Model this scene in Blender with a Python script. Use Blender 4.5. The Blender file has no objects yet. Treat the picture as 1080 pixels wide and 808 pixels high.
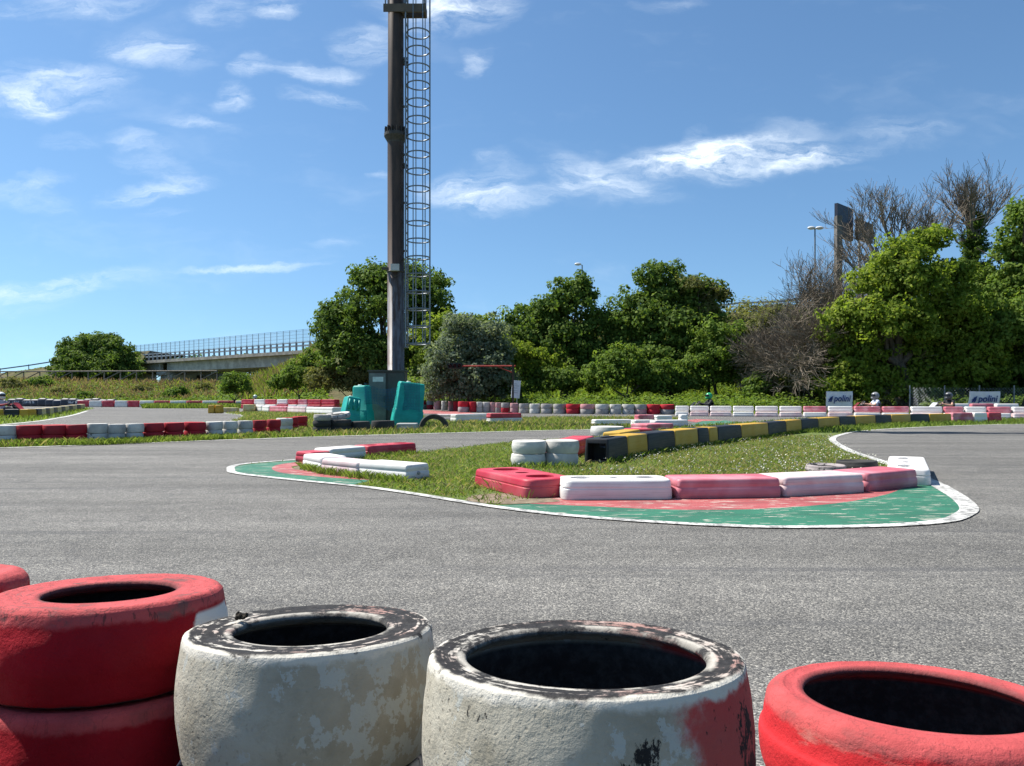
import bpy, bmesh, math, random
import numpy as np
from mathutils import Vector, Matrix, noise as mnoise, Quaternion
from mathutils.geometry import tessellate_polygon

RNG = random.Random(7)
NP = np.random.default_rng(11)
SC = bpy.context.scene
COL = SC.collection
F, CX, HY, EYE = 800.0, 540.0, 420.0, 0.65   # focal length in photo pixels, principal x, horizon, eye height
PI = math.pi
rad = math.radians

def G(px, y):                       # a point of the ground seen at a photo pixel
    d = F * EYE / (y - HY)
    return Vector(((px - CX) / F * d, d, 0))
def W(px, y, d):                    # a point at distance d
    return Vector(((px - CX) / F * d, d, EYE + (HY - y) / F * d))
def lerp(a, b, t): return a + (b - a) * t
def interp(x, pts):
    if x <= pts[0][0]: return pts[0][1]
    for (a, va), (b, vb) in zip(pts, pts[1:]):
        if x <= b: return lerp(va, vb, (x - a) / (b - a))
    return pts[-1][1]

ORD = ['first', 'second', 'third', 'fourth', 'fifth', 'sixth', 'seventh', 'eighth', 'ninth', 'tenth', 'eleventh', 'twelfth',
       'thirteenth', 'fourteenth', 'fifteenth', 'sixteenth', 'seventeenth', 'eighteenth', 'nineteenth', 'twentieth', 'twenty-first',
       'twenty-second', 'twenty-third', 'twenty-fourth', 'twenty-fifth', 'twenty-sixth', 'twenty-seventh', 'twenty-eighth',
       'twenty-ninth', 'thirtieth']

# ------------------------------------------------------------------ objects
def tag(o, label=None, cat=None, group=None, kind=None):
    if label: o['label'] = label
    if cat: o['category'] = cat
    if group: o['group'] = group
    if kind: o['kind'] = kind
    return o
def link(name, me, parent=None):
    o = bpy.data.objects.new(name, me); COL.objects.link(o)
    if parent: o.parent = parent
    return o
def empty(name, loc, label, cat, rz=0.0, group=None):
    o = bpy.data.objects.new(name, None); COL.objects.link(o)
    o.empty_display_size = .1
    o.location = loc; o.rotation_euler = (0, 0, rz)
    return tag(o, label, cat, group)
def kids(o): return [c for c in bpy.data.objects if c.parent == o]
def copy_tree(o, parent=None):
    c = o.copy(); COL.objects.link(c)
    if parent is not None: c.parent = parent
    for ch in kids(o): copy_tree(ch, c)
    return c

class MB:
    """collects polygons for ONE mesh object"""
    def __init__(s): s.v = []; s.f = []; s.m = []; s.sm = []
    def add(s, vs, fs, mi=0, smooth=False):
        b = len(s.v); s.v += [tuple(p) for p in vs]
        for f in fs:
            s.f.append([b + i for i in f]); s.m.append(mi); s.sm.append(smooth)
    def box(s, c, size, rz=0, mi=0, rot=None):
        hx, hy, hz = size[0]/2, size[1]/2, size[2]/2
        R = rot if rot is not None else Matrix.Rotation(rz, 3, 'Z')
        vs = [R @ Vector((x, y, z)) + Vector(c) for z in (-hz, hz) for x, y in ((-hx, -hy), (hx, -hy), (hx, hy), (-hx, hy))]
        s.add(vs, [(3,2,1,0), (4,5,6,7), (0,1,5,4), (1,2,6,5), (2,3,7,6), (3,0,4,7)], mi)
    def tube(s, path, r, n=8, mi=0, cap=True, closed=False):
        P = [Vector(p) for p in path]; k = len(P)
        rr = r if isinstance(r, (list, tuple)) else [r] * k
        up = None; vs = []
        for i, p in enumerate(P):
            if closed: t = P[(i+1) % k] - P[i-1]
            else: t = (P[min(i+1, k-1)] - P[max(i-1, 0)])
            if t.length < 1e-9: t = Vector((0, 0, 1))
            t.normalize()
            if up is None:
                up = t.cross(Vector((0, 0, 1)) if abs(t.z) < .9 else Vector((1, 0, 0))).normalized()
            else:
                up = (up - t * up.dot(t))
                up = up.normalized() if up.length > 1e-6 else t.orthogonal().normalized()
            w = t.cross(up)
            for j in range(n):
                a = 2*PI*j/n
                vs.append(p + (up*math.cos(a) + w*math.sin(a)) * rr[i])
        fs = []
        for i in range(k if closed else k-1):
            i2 = (i+1) % k
            for j in range(n):
                fs.append((i*n+j, i*n+(j+1)%n, i2*n+(j+1)%n, i2*n+j))
        s.add(vs, fs, mi, n > 4)
        if cap and not closed:
            s.add([vs[j] for j in range(n)], [tuple(range(n))[::-1]], mi)
            s.add([vs[(k-1)*n+j] for j in range(n)], [tuple(range(n))], mi)
    def lathe(s, prof, n=32, c=(0,0,0), mi=0, closed=False, smooth=True):
        k = len(prof); vs = []
        for r, z in prof:
            for j in range(n):
                a = 2*PI*j/n
                vs.append((c[0]+r*math.cos(a), c[1]+r*math.sin(a), c[2]+z))
        fs = []
        for i in range(k if closed else k-1):
            i2 = (i+1) % k
            for j in range(n):
                fs.append((i*n+j, i*n+(j+1)%n, i2*n+(j+1)%n, i2*n+j))
        s.add(vs, fs, mi, smooth)
    def ball(s, c, r, n=16, m=10, mi=0, scale=(1,1,1)):
        vs = [(c[0], c[1], c[2]-r*scale[2])]
        for i in range(1, m):
            p = -PI/2 + PI*i/m
            for j in range(n):
                a = 2*PI*j/n
                vs.append((c[0]+r*scale[0]*math.cos(p)*math.cos(a), c[1]+r*scale[1]*math.cos(p)*math.sin(a), c[2]+r*scale[2]*math.sin(p)))
        vs.append((c[0], c[1], c[2]+r*scale[2]))
        fs = [(0, 1+(j+1)%n, 1+j) for j in range(n)]
        for i in range(m-2):
            for j in range(n):
                fs.append((1+i*n+j, 1+i*n+(j+1)%n, 1+(i+1)*n+(j+1)%n, 1+(i+1)*n+j))
        e = len(vs)-1; b = 1+(m-2)*n
        fs += [(b+j, b+(j+1)%n, e) for j in range(n)]
        s.add(vs, fs, mi, True)
    def mesh(s, name, mats):
        me = bpy.data.meshes.new(name)
        me.from_pydata(s.v, [], s.f)
        for m in (mats if isinstance(mats, (list, tuple)) else [mats]): me.materials.append(m)
        me.polygons.foreach_set('material_index', s.m)
        me.polygons.foreach_set('use_smooth', s.sm)
        me.update()
        return me
    def build(s, name, mats, parent=None): return link(name, s.mesh(name, mats), parent)

def np_quads(name, V, mat, smooth=False):
    """V: (n,4,3) array of separate quads -> mesh"""
    n = len(V); me = bpy.data.meshes.new(name)
    me.vertices.add(n*4); me.vertices.foreach_set('co', V.astype(np.float32).ravel())
    me.loops.add(n*4); me.loops.foreach_set('vertex_index', np.arange(n*4, dtype=np.int32))
    me.polygons.add(n)
    me.polygons.foreach_set('loop_start', np.arange(0, n*4, 4, dtype=np.int32))
    me.polygons.foreach_set('loop_total', np.full(n, 4, dtype=np.int32))
    me.materials.append(mat); me.update(calc_edges=True); me.validate()
    return me

# ------------------------------------------------------------------ materials
class NT:
    def __init__(s, name):
        s.mat = bpy.data.materials.new(name); s.mat.use_nodes = True
        s.t = s.mat.node_tree; s.t.nodes.clear()
        s.out = s.t.nodes.new('ShaderNodeOutputMaterial')
    def n(s, typ, **kw):
        nd = s.t.nodes.new(typ)
        for k, v in kw.items(): setattr(nd, k, v)
        return nd
    def put(s, sock, v):
        if v is None: return
        if isinstance(v, bpy.types.NodeSocket): s.t.links.new(v, sock)
        elif isinstance(v, (tuple, list)):
            v = tuple(v)
            sock.default_value = v + (1,) if (len(v) == 3 and sock.type == 'RGBA') else v
        else: sock.default_value = v
    def co(s, which='Object'): return s.n('ShaderNodeTexCoord').outputs[which]
    def pos(s): return s.n('ShaderNodeNewGeometry').outputs['Position']
    def geo(s, o): return s.n('ShaderNodeNewGeometry').outputs[o]
    def rnd(s): return s.n('ShaderNodeObjectInfo').outputs['Random']
    def map(s, vec, scale=(1,1,1), loc=(0,0,0)):
        m = s.n('ShaderNodeMapping'); s.put(m.inputs['Vector'], vec); s.put(m.inputs['Scale'], scale); s.put(m.inputs['Location'], loc)
        return m.outputs[0]
    def noise(s, vec, scale, detail=4, rough=.55, dist=0, out='Fac'):
        m = s.n('ShaderNodeTexNoise'); s.put(m.inputs['Vector'], vec); s.put(m.inputs['Scale'], scale)
        m.inputs['Detail'].default_value = detail; m.inputs['Roughness'].default_value = rough; m.inputs['Distortion'].default_value = dist
        return m.outputs[out]
    def vor(s, vec, scale, feature='F1', out='Distance'):
        m = s.n('ShaderNodeTexVoronoi', feature=feature); s.put(m.inputs['Vector'], vec); s.put(m.inputs['Scale'], scale)
        return m.outputs[out]
    def math(s, op, a, b=None, c=None, clamp=False):
        m = s.n('ShaderNodeMath', operation=op, use_clamp=clamp)
        s.put(m.inputs[0], a); s.put(m.inputs[1], b); s.put(m.inputs[2], c)
        return m.outputs[0]
    def step(s, v, a, b, lo=0.0, hi=1.0):        # smooth step from a to b
        m = s.n('ShaderNodeMapRange', interpolation_type='SMOOTHSTEP')
        s.put(m.inputs[0], v); s.put(m.inputs[1], a); s.put(m.inputs[2], b); s.put(m.inputs[3], lo); s.put(m.inputs[4], hi)
        return m.outputs[0]
    def mix(s, f, a, b, blend='MIX'):
        m = s.n('ShaderNodeMix', data_type='RGBA', blend_type=blend)
        s.put(m.inputs[0], f); s.put(m.inputs[6], a); s.put(m.inputs[7], b)
        return m.outputs[2]
    def ramp(s, f, *stops, interp='LINEAR'):
        r = s.n('ShaderNodeValToRGB'); cr = r.color_ramp; cr.interpolation = interp
        while len(cr.elements) < len(stops): cr.elements.new(.5)
        for e, (p, c) in zip(cr.elements, stops):
            e.position = p; e.color = (tuple(c) if isinstance(c, (tuple, list)) else (c, c, c))[:3] + (1,)
        s.put(r.inputs[0], f); return r.outputs[0]
    def sep(s, vec):
        m = s.n('ShaderNodeSeparateXYZ'); s.put(m.inputs[0], vec); return m.outputs
    def comb(s, x, y, z):
        m = s.n('ShaderNodeCombineXYZ')
        for i, v in enumerate((x, y, z)): s.put(m.inputs[i], v)
        return m.outputs[0]
    def vadd(s, a, b, op='ADD'):
        m = s.n('ShaderNodeVectorMath', operation=op); s.put(m.inputs[0], a); s.put(m.inputs[1], b); return m.outputs[0]
    def bump(s, h, strength=.5, dist=.01, normal=None):
        m = s.n('ShaderNodeBump'); s.put(m.inputs['Height'], h); m.inputs['Strength'].default_value = strength
        m.inputs['Distance'].default_value = dist; s.put(m.inputs['Normal'], normal); return m.outputs[0]
    def bsdf(s, color, rough=.6, metal=0, spec=.5, normal=None, **kw):
        m = s.n('ShaderNodeBsdfPrincipled'); s.put(m.inputs['Base Color'], color); s.put(m.inputs['Roughness'], rough)
        s.put(m.inputs['Metallic'], metal); s.put(m.inputs['Specular IOR Level'], spec); s.put(m.inputs['Normal'], normal)
        for k, v in kw.items(): s.put(m.inputs[k], v)
        return m.outputs[0]
    def done(s, sh): s.t.links.new(sh, s.out.inputs[0]); return s.mat

def objco(s, amt=37.0):
    """object coordinates shifted by a per-object random amount, so copies do not repeat their wear"""
    r = s.math('MULTIPLY', s.rnd(), amt)
    return s.vadd(s.co(), s.comb(r, s.math('MULTIPLY', r, 1.7), r))

def m_plain(name, col, rough=.6, metal=0, var=.25, scale=6, bump=.15, spec=.4):
    s = NT(name); v = objco(s)
    n = s.noise(v, scale, 6, .65)
    c = s.mix(s.step(n, .3, .75), tuple(k*(1-var) for k in col), tuple(min(1, k*(1+var*.7)) for k in col))
    return s.done(s.bsdf(c, s.step(n, .2, .8, rough-.08, min(1, rough+.12)), metal, spec, s.bump(s.noise(v, scale*8, 4), bump, .004)))

def m_paint_tyre(name, col, dirt, rubber_amt=.38, scale=1.0):
    """far / mid painted tyre: paint over rubber with grime and chips"""
    s = NT(name); v = objco(s)
    n = s.noise(v, 9*scale, 7, .7); n2 = s.noise(v, 3*scale, 3); n3 = s.noise(v, 28*scale, 5, .7)
    up = s.step(s.sep(s.geo('Normal'))[2], .4, .95)
    c = s.mix(s.step(n2, .35, .75), col, dirt)
    c = s.mix(s.math('MULTIPLY', s.step(n3, .55, .75), .5), c, tuple(k*.55 for k in dirt))
    chip = s.step(s.math('ADD', n, s.math('MULTIPLY', up, .05)), .5+.5*(1-rubber_amt)*.5, .56+.5*(1-rubber_amt)*.5)
    c = s.mix(chip, c, (.022, .021, .02))
    return s.done(s.bsdf(c, .75, 0, .3, s.bump(s.math('ADD', n, n3), .35, .008)))

def m_plastic(name, col, fade, dirt=(.12, .105, .09), dirt_amt=.5, scale=1.0):
    """moulded barrier plastic: sun-bleached, scuffed along its length, dirty at the foot"""
    s = NT(name); o = s.co(); v = objco(s)
    fadem = s.step(s.noise(v, 4*scale, 3), .35, .7)
    c = s.mix(fadem, col, fade)
    streak = s.noise(s.map(v, (1.5, 12, 60)), 2.0*scale, 6, .7)
    z = s.sep(o)[2]
    low = s.step(z, .0, .09, 1.0, 0.0)
    d = s.math('MULTIPLY', s.math('ADD', s.step(streak, .5, .75), s.math('MULTIPLY', low, .55)), dirt_amt, clamp=True)
    c = s.mix(d, c, dirt)
    scuff = s.step(s.noise(s.map(v, (3, 30, 30)), 5*scale, 5, .75), .66, .72)
    c = s.mix(s.math('MULTIPLY', scuff, .55), c, tuple(lerp(k, .75, .5) for k in fade))
    return s.done(s.bsdf(c, s.step(streak, .3, .8, .42, .7), 0, .4, s.bump(s.noise(v, 60, 4), .12, .003)))

def m_leaf(name, c0, c1, c2, trans=.35, rough=.55):
    s = NT(name); r = s.geo('Random Per Island')
    big = s.noise(s.pos(), .9, 3)
    c0, c1, c2 = ((q[0]*2.2, q[1]*1.92, q[2]*1.95) for q in (c0, c1, c2))
    c = s.ramp(r, (0, c0), (.5, c1), (1, c2))
    c = s.mix(s.step(big, .35, .7, 0, .5), c, c0)
    b = s.bsdf(c, .7, 0, .12)
    t = s.n('ShaderNodeBsdfTranslucent'); s.put(t.inputs[0], s.mix(.5, c, s.mix(1, c, (1.5, 1.55, .4), 'MULTIPLY')))
    mx = s.n('ShaderNodeMixShader'); mx.inputs[0].default_value = min(.6, trans+.12)
    s.t.links.new(b, mx.inputs[1]); s.t.links.new(t.outputs[0], mx.inputs[2])
    return s.done(mx.outputs[0])

def m_bark(name, c0, c1, scale=8):
    s = NT(name); v = s.pos()
    n = s.noise(s.map(v, (1, 1, .25)), scale, 6, .7)
    return s.done(s.bsdf(s.mix(s.step(n, .3, .7), c0, c1), .9, 0, .2, s.bump(n, .5, .03)))
# ------------------------------------------------------------------ camera, sun, sky
cam_d = bpy.data.cameras.new('camera'); cam = link('camera', cam_d)
cam_d.sensor_width = 36; cam_d.lens = 36 * F / 1080; cam_d.shift_y = 16 / 1080
cam_d.clip_start = .02; cam_d.clip_end = 3000
cam.location = (0, 0, EYE); cam.rotation_euler = (rad(90), 0, 0)
SC.camera = cam

SUN_EL, SUN_H = rad(57), Vector((-.926, .375))
sun_dir = Vector((SUN_H.x * math.cos(SUN_EL), SUN_H.y * math.cos(SUN_EL), math.sin(SUN_EL))).normalized()
sd = bpy.data.lights.new('sun', 'SUN'); sun = link('sun', sd)
sd.energy = 4.6; sd.angle = rad(.53); sd.color = (1, .955, .88)
sun.rotation_euler = sun_dir.to_track_quat('Z', 'Y').to_euler()

wd = bpy.data.worlds.new('World'); SC.world = wd; wd.use_nodes = True
def build_sky():
    s = NT.__new__(NT); s.t = wd.node_tree; s.t.nodes.clear()
    out = s.n('ShaderNodeOutputWorld'); bg = s.n('ShaderNodeBackground')
    sky = s.n('ShaderNodeTexSky', sky_type='NISHITA')
    sky.sun_disc = False; sky.sun_elevation = SUN_EL; sky.sun_rotation = math.atan2(SUN_H.x, SUN_H.y)
    sky.altitude = 0; sky.air_density = 1.0; sky.dust_density = .35; sky.ozone_density = 3.0
    d = s.co('Generated'); x, y, z = s.sep(d)
    yy = s.math('MAXIMUM', y, .02)
    s.put(sky.inputs[0], s.comb(x, y, s.math('MULTIPLY_ADD', s.math('MAXIMUM', z, 0), .93, .07)))
    u = s.math('DIVIDE', x, yy); v = s.math('DIVIDE', z, yy)         # sky directions ahead, as on a far vertical wall
    uv = s.comb(u, v, 0)
    wob = s.noise(s.map(uv, (5, 9, 1)), 1.6, 6, .6, 0, 'Color')
    uvw = s.vadd(uv, s.vadd(s.vadd(wob, (.5, .5, .5), 'SUBTRACT'), (.12, .06, 0), 'MULTIPLY'))
    uw, vw, _ = s.sep(uvw)
    clouds = [  # (px, py, half width, half height, tilt degrees, strength)
        (70,6,95,12,3,.75),(62,92,78,24,6,.95),(40,112,26,14,-30,.5),(165,56,58,17,-12,.9),(238,12,36,18,10,.6),(292,9,22,12,0,.85),
        (268,72,24,13,8,.8),(335,77,48,10,-4,.75),(245,105,24,12,0,.75),(340,105,40,8,-8,.65),(205,133,42,8,-10,.6),
        (150,152,38,10,-12,.5),(168,198,60,10,8,.85),(160,176,40,12,-15,.5),(30,205,60,14,-8,.4),(40,187,40,7,10,.4),
        (60,300,120,11,6,.7),(30,312,60,16,4,.35),(262,279,80,4,2.5,.75),(75,150,34,9,0,.35),(178,221,24,6,0,.35),
        (385,50,34,18,-10,.7),(480,10,80,26,12,.85),(505,63,22,10,25,.6),(440,8,60,14,0,.5),(700,5,40,8,0,.4),
        (500,208,62,15,-10,.75),(510,198,55,26,14,.45),(615,186,46,22,-22,.85),(655,192,36,12,-14,.6),(575,207,40,12,14,.5),
        (770,167,105,20,2,1.15),(755,158,60,17,8,.9),(860,168,70,9,9,.85),(690,175,60,9,-4,.5),(735,138,22,8,10,.45),(845,142,50,12,-8,.4),
        (950,138,60,16,0,.42),(525,165,25,8,0,.3),(398,184,12,4,0,.6),(348,250,30,5,0,.3),(690,196,40,10,-20,.4)]
    tot = None
    for (px, py, rx, ry, ang, st) in clouds:
        cu, cv, ru, rv, a = (px-CX)/F, (HY-py)/F, rx/F*1.3, ry/F*1.45, rad(ang)
        du = s.math('SUBTRACT', uw, cu); dv = s.math('SUBTRACT', vw, cv)
        e1 = s.math('MULTIPLY_ADD', du, math.cos(a)/ru, s.math('MULTIPLY', dv, math.sin(a)/ru))
        e2 = s.math('MULTIPLY_ADD', dv, math.cos(a)/rv, s.math('MULTIPLY', du, -math.sin(a)/rv))
        q = s.math('MULTIPLY_ADD', e1, e1, s.math('MULTIPLY', e2, e2))
        g = s.step(q, -.25, 1.0, st, 0)
        tot = g if tot is None else s.math('ADD', tot, g)
    wis = s.noise(s.map(uvw, (5, 21, 1)), 1.7, 8, .68, .6)
    fine = s.noise(s.map(uvw, (14, 40, 1), (3, 1, 0)), 2.2, 6, .7)
    tex = s.math('ADD', s.step(wis, .28, .80), s.math('MULTIPLY', s.math('SUBTRACT', fine, .5), .55))
    dens = s.math('MULTIPLY', s.math('MULTIPLY', s.math('POWER', tot, 1.25), .80), s.math('MULTIPLY', tex, .95), clamp=True)
    # faint cirrus all round, for the sky outside this view
    el = s.vadd(d, s.comb(0, 0, 1), 'MULTIPLY')
    around = s.noise(s.map(d, (2, 2, 9)), 1.8, 4, .65, .8)
    back = s.math('MULTIPLY', s.step(y, .1, -.2), s.step(around, .56, .8))
    veil = s.math('MULTIPLY', s.step(s.noise(s.map(uvw, (2.5, 7, 1), (7, 2, 0)), 1.6, 4, .65), .5, .85), .10)
    dens = s.math('ADD', dens, s.math('ADD', s.math('MULTIPLY', back, .5), veil), clamp=True)
    base = s.mix(1, sky.outputs[0], SKY_TINT, 'MULTIPLY')
    c = s.mix(dens, base, s.mix(1, (9.2, 9.9, 10.4), (1, 1, 1), 'MULTIPLY'))
    s.put(bg.inputs[0], c); bg.inputs[1].default_value = SKY_STRENGTH
    s.t.links.new(bg.outputs[0], out.inputs[0])
SKY_TINT = (.80, .99, 1.06); SKY_STRENGTH = .075
build_sky()
SC.view_settings.view_transform = 'Standard'; SC.view_settings.look = 'None'
SC.view_settings.gamma = 1; SC.view_settings.use_curve_mapping = False
SC.view_settings.exposure = EXPOSURE if 'EXPOSURE' in globals() else 0.95
SC.cycles.max_bounces = 6; SC.cycles.diffuse_bounces = 3; SC.cycles.transparent_max_bounces = 8
SC.cycles.use_denoising = False if 'NODENOISE' in globals() else SC.cycles.use_denoising

wd.cycles.sampling_method = 'MANUAL'; wd.cycles.sample_map_resolution = 512
# ------------------------------------------------------------------ ground materials
def m_asphalt():
    s = NT('worn asphalt'); p = s.pos()
    cell = s.n('ShaderNodeTexVoronoi'); s.put(cell.inputs['Vector'], p); cell.inputs['Scale'].default_value = 225
    r = s.sep(cell.outputs['Color'])
    stone = s.ramp(r[0], (0, (.044, .043, .040)), (.3, (.100, .096, .088)), (.62, (.172, .164, .149)), (.86, (.255, .242, .215)), (1, (.45, .425, .365)))
    f = s.noise(p, 420, 3, .7)
    stone = s.mix(s.step(f, .3, .7, .0, .55), stone, (.05, .05, .05))
    big = s.noise(s.map(p, (.35, 1.1, 1)), .9, 6, .6)
    lane = s.noise(s.map(p, (.10, 1.1, 1), (4, 2, 0)), 1.4, 5, .6, .5)
    patch = s.noise(p, 6, 5, .65)
    k = s.math('MULTIPLY', s.step(big, .25, .75, .78, 1.16), s.step(lane, .3, .7, .80, 1.16))
    k = s.math('MULTIPLY', k, s.step(patch, .25, .75, .86, 1.13))
    c = s.mix(1, stone, s.comb(k, k, k), 'MULTIPLY')
    # rubbered-in racing line streaks
    st = s.noise(s.map(p, (.12, 5.0, 1), (1, 9, 0)), 1.2, 7, .6, .35)
    c = s.mix(s.step(st, .50, .70, 0, .55), c, (.055, .055, .058))
    ck = s.vor(s.vadd(p, s.vadd(s.noise(p, 2.3, 4, .6, 0, 'Color'), (.7, .7, .7), 'MULTIPLY')), .42, 'DISTANCE_TO_EDGE')
    c = s.mix(s.math('MULTIPLY', s.step(ck, .003, .008, 1, 0), .28), c, (.05, .05, .05))
    h = s.math('ADD', s.math('MULTIPLY', cell.outputs['Distance'], -1), s.math('MULTIPLY', f, .4))
    return s.done(s.bsdf(c, .85, 0, .35, s.bump(h, .55, .004)))
def m_ground(k=1.0):
    s = NT('grassy soil'); p = s.pos()
    n = s.noise(p, .6, 6, .6); n2 = s.noise(p, 7, 6, .7); n3 = s.noise(p, 45, 4, .7)
    c = s.mix(s.step(n2, .3, .7), (.055, .085, .02), (.1, .125, .04))
    c = s.mix(1, c, (k, k, k), 'MULTIPLY')
    c = s.mix(s.step(n, .45, .75, 0, .6), c, (.15, .14, .06))
    c = s.mix(s.step(n3, .45, .75, 0, .7), c, (.05, .05, .022))
    return s.done(s.bsdf(c, .95, 0, .1, s.bump(n3, .8, .02)))
def m_soil():
    s = NT('bare soil'); p = s.pos()
    n = s.noise(p, 14, 8, .7)
    return s.done(s.bsdf(s.mix(s.step(n, .3, .7), (.13, .10, .07), (.26, .21, .15)), .95, 0, .1, s.bump(n, .7, .02)))
def m_kerbpaint(name, col, worn):
    s = NT(name); p = s.pos()
    n = s.noise(s.map(p, (1.6, 7, 1)), 3.2, 7, .7, .4); n2 = s.noise(p, 60, 4, .7); n3 = s.noise(p, 3, 4)
    c = s.mix(s.step(n3, .3, .7), col, tuple(k*.72 for k in col))
    c = s.mix(s.step(n2, .52, .75, 0, .45), c, (.06, .06, .06))
    c = s.mix(s.step(s.math('ADD', n, s.math('MULTIPLY', n2, .06)), worn, worn+.03, 0, .8), c, (.44, .40, .34))
    c = s.mix(s.step(s.noise(s.map(p, (.5, 8, 1), (2, 5, 0)), 1.6, 6, .65), .5, .72, 0, .5), c, (.05, .05, .05))
    return s.done(s.bsdf(c, .7, 0, .35, s.bump(s.vor(p, 165), .3, .003)))
def m_line():
    s = NT('worn white line paint'); p = s.pos()
    n = s.noise(p, 25, 7, .75); n2 = s.noise(p, 4, 4, .6)
    c = s.mix(s.step(n2, .3, .75), (.58, .575, .54), (.42, .41, .385))
    c = s.mix(s.step(s.math('ADD', n, s.math('MULTIPLY', n2, .25)), .60, .70, 0, .8), c, (.13, .13, .125))
    return s.done(s.bsdf(c, .75, 0, .3, s.bump(n, .2, .003)))
M_ASPHALT, M_GROUND, M_SOIL, M_LINE = m_asphalt(), m_ground(), m_soil(), m_line()
M_LAWN = m_ground(1.5)
M_KGREEN = m_kerbpaint('worn green kerb paint', (.026, .155, .09), .605)
M_KRED = m_kerbpaint('worn red kerb paint', (.37, .085, .085), .59)

def smooth_poly(pts, k=6, closed=False):
    P = [Vector(p) for p in pts]; n = len(P); out = []
    rng = range(n if closed else n-1)
    for i in rng:
        p0 = P[(i-1) % n] if closed or i > 0 else P[i]; p1 = P[i]; p2 = P[(i+1) % n]
        p3 = P[(i+2) % n] if closed or i+2 < n else p2
        for j in range(k):
            t = j/k
            out.append(.5*((2*p1)+(p2-p0)*t+(2*p0-5*p1+4*p2-p3)*t*t+(3*p1-p0-3*p2+p3)*t*t*t))
    if not closed: out.append(P[-1])
    return out
def sheet(name, pts, z, mat, kind='structure'):
    V = [Vector((p[0], p[1], z)) for p in pts]
    tris = []
    for t in tessellate_polygon([V]):
        a, b, c = (V[i] for i in t)
        ar = (b-a).cross(c-a).z
        if abs(ar) > 1e-9: tris.append(t if ar > 0 else tuple(reversed(t)))
    me = bpy.data.meshes.new(name); me.from_pydata(V, [], tris); me.materials.append(mat); me.update()
    return tag(link(name, me), kind=kind)
def strip(mb, pts, w, z, k=8):
    P = smooth_poly(pts, k); n = len(P)
    ww = w if callable(w) else (lambda i: w)
    vs = []
    for i, p in enumerate(P):
        t = (P[min(i+1, n-1)]-P[max(i-1, 0)]); t.z = 0; t.normalize(); q = Vector((-t.y, t.x, 0))
        vs += [(p.x+q.x*ww(i/n)/2, p.y+q.y*ww(i/n)/2, z), (p.x-q.x*ww(i/n)/2, p.y-q.y*ww(i/n)/2, z)]
    mb.add(vs, [(2*i, 2*i+1, 2*i+3, 2*i+2) for i in range(n-1)])
g = lambda L: [G(a, b) for a, b in L]

# base sheet of soil and grass out to the horizon
mb = MB(); mb.add([(-900, -60, 0), (900, -60, 0), (900, 1600, 0), (-900, 1600, 0)], [(0, 1, 2, 3)])
tag(mb.build('ground', M_GROUND), kind='structure')
# the track: one asphalt sheet, grass islands lie on it
xy = lambda px, d: Vector(((px-CX)/F*d, d, 0))
sheet('asphalt_track', [(-9, -4, 0), (9, -4, 0), (14, 6, 0), xy(1500, 16), xy(1500, 29), xy(1080, 29), xy(900, 29.5), xy(720, 32), xy(560, 33.5), xy(445, 46),
       xy(330, 46), xy(250, 57), xy(80, 58), xy(-60, 62), xy(-260, 40), xy(-400, 12)], .003, M_ASPHALT)

ISLAND_LINE = [(243,496),(246,492.5),(262,489.5),(300,486.5),(330,484)]
island_out = smooth_poly(g([(330,484),(300,486.5),(262,489.5),(246,492.5),(243.5,496),(250,500),(300,506),(380,514),(440,522.5),(520,535.5),(600,545),(700,552.5),(800,557),
     (880,557),(950,555),(998,550.5),(1017,543.5),(1022,537),(1012,526.5),(996,516.5),(985,510),(962,500),(938,490.5),(920,484),(900,477.5),(885,470),(878,464.5),(882,460.5),(897,456.5)]), 6)
island_in = smooth_poly(g([(940,452.5),(1000,449.6),(1080,447.6),(1250,447)]), 4) + smooth_poly(g([(1250,443),(1080,443),(960,442.6),(860,442.6),(800,446.5),(720,451.5),(660,458),(610,462.5),(560,465.5),(520,468.5),(442,478),(400,481)]), 4)
ISLAND = island_out + island_in
sheet('grass_island', ISLAND, .0055, M_LAWN)
STRIP = g([(-140,474.5),(0,472.6),(120,468.6),(240,464.2),(360,460.2),(460,457.2),(560,454.6),(640,452.8),(690,448.5),(728,441.5),(640,440.2),(560,441),(450,440.3),(440,438),(380,437.5),(345,437.8),
           (300,435),(268,433.4),(236,436),(258,439),(245,445.5),(215,457),(120,465),(0,467.5),(-140,469)])
sheet('grass_strip', STRIP, .0055, M_LAWN)
VERGE = g([(-140,450),(0,448.2),(40,444.2),(60,441),(78,437.5),(90,433.5),(100,430.5),(86,429.2),(60,434.5),(30,439),(-140,440)])
sheet('grass_verge', VERGE, .0055, M_LAWN)

# painted run-off kerbs and lines
kr_out = smooth_poly(g([(520,534.5),(600,544.3),(700,552),(800,556.3),(880,556.3),(950,554.2),(996,550),(1015,543.2),(1019,537),(1010,527),(994,517),(983,511)]), 6)
kr_in = smooth_poly(g([(960,511),(940,521),(900,529.5),(850,535),(780,538.6),(700,538.5),(620,535),(560,532.5)]), 5)
sheet('green_kerb', kr_out + kr_in, .007, M_KGREEN)
kd_in = g([(972,507),(955,509),(914,514),(826,519),(712,523),(600,524.5),(545,529)])
sheet('red_kerb', smooth_poly(g([(545,531.5),(560,532.5),(620,535),(700,538.5),(780,538.6),(850,535),(900,529.5),(940,521),(960,511)]), 5) + kd_in, .007, M_KRED)
sheet('green_kerb', smooth_poly(g([(322,485.2),(300,487.2),(264,490.2),(249,493),(246.5,496),(252,499.6),(300,505),(372,512)]), 5) + smooth_poly(g([(392,507.5),(340,504),(300,500),(287,495.5),(293,491),(318,487.5)]), 4), .007, M_KGREEN)
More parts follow.
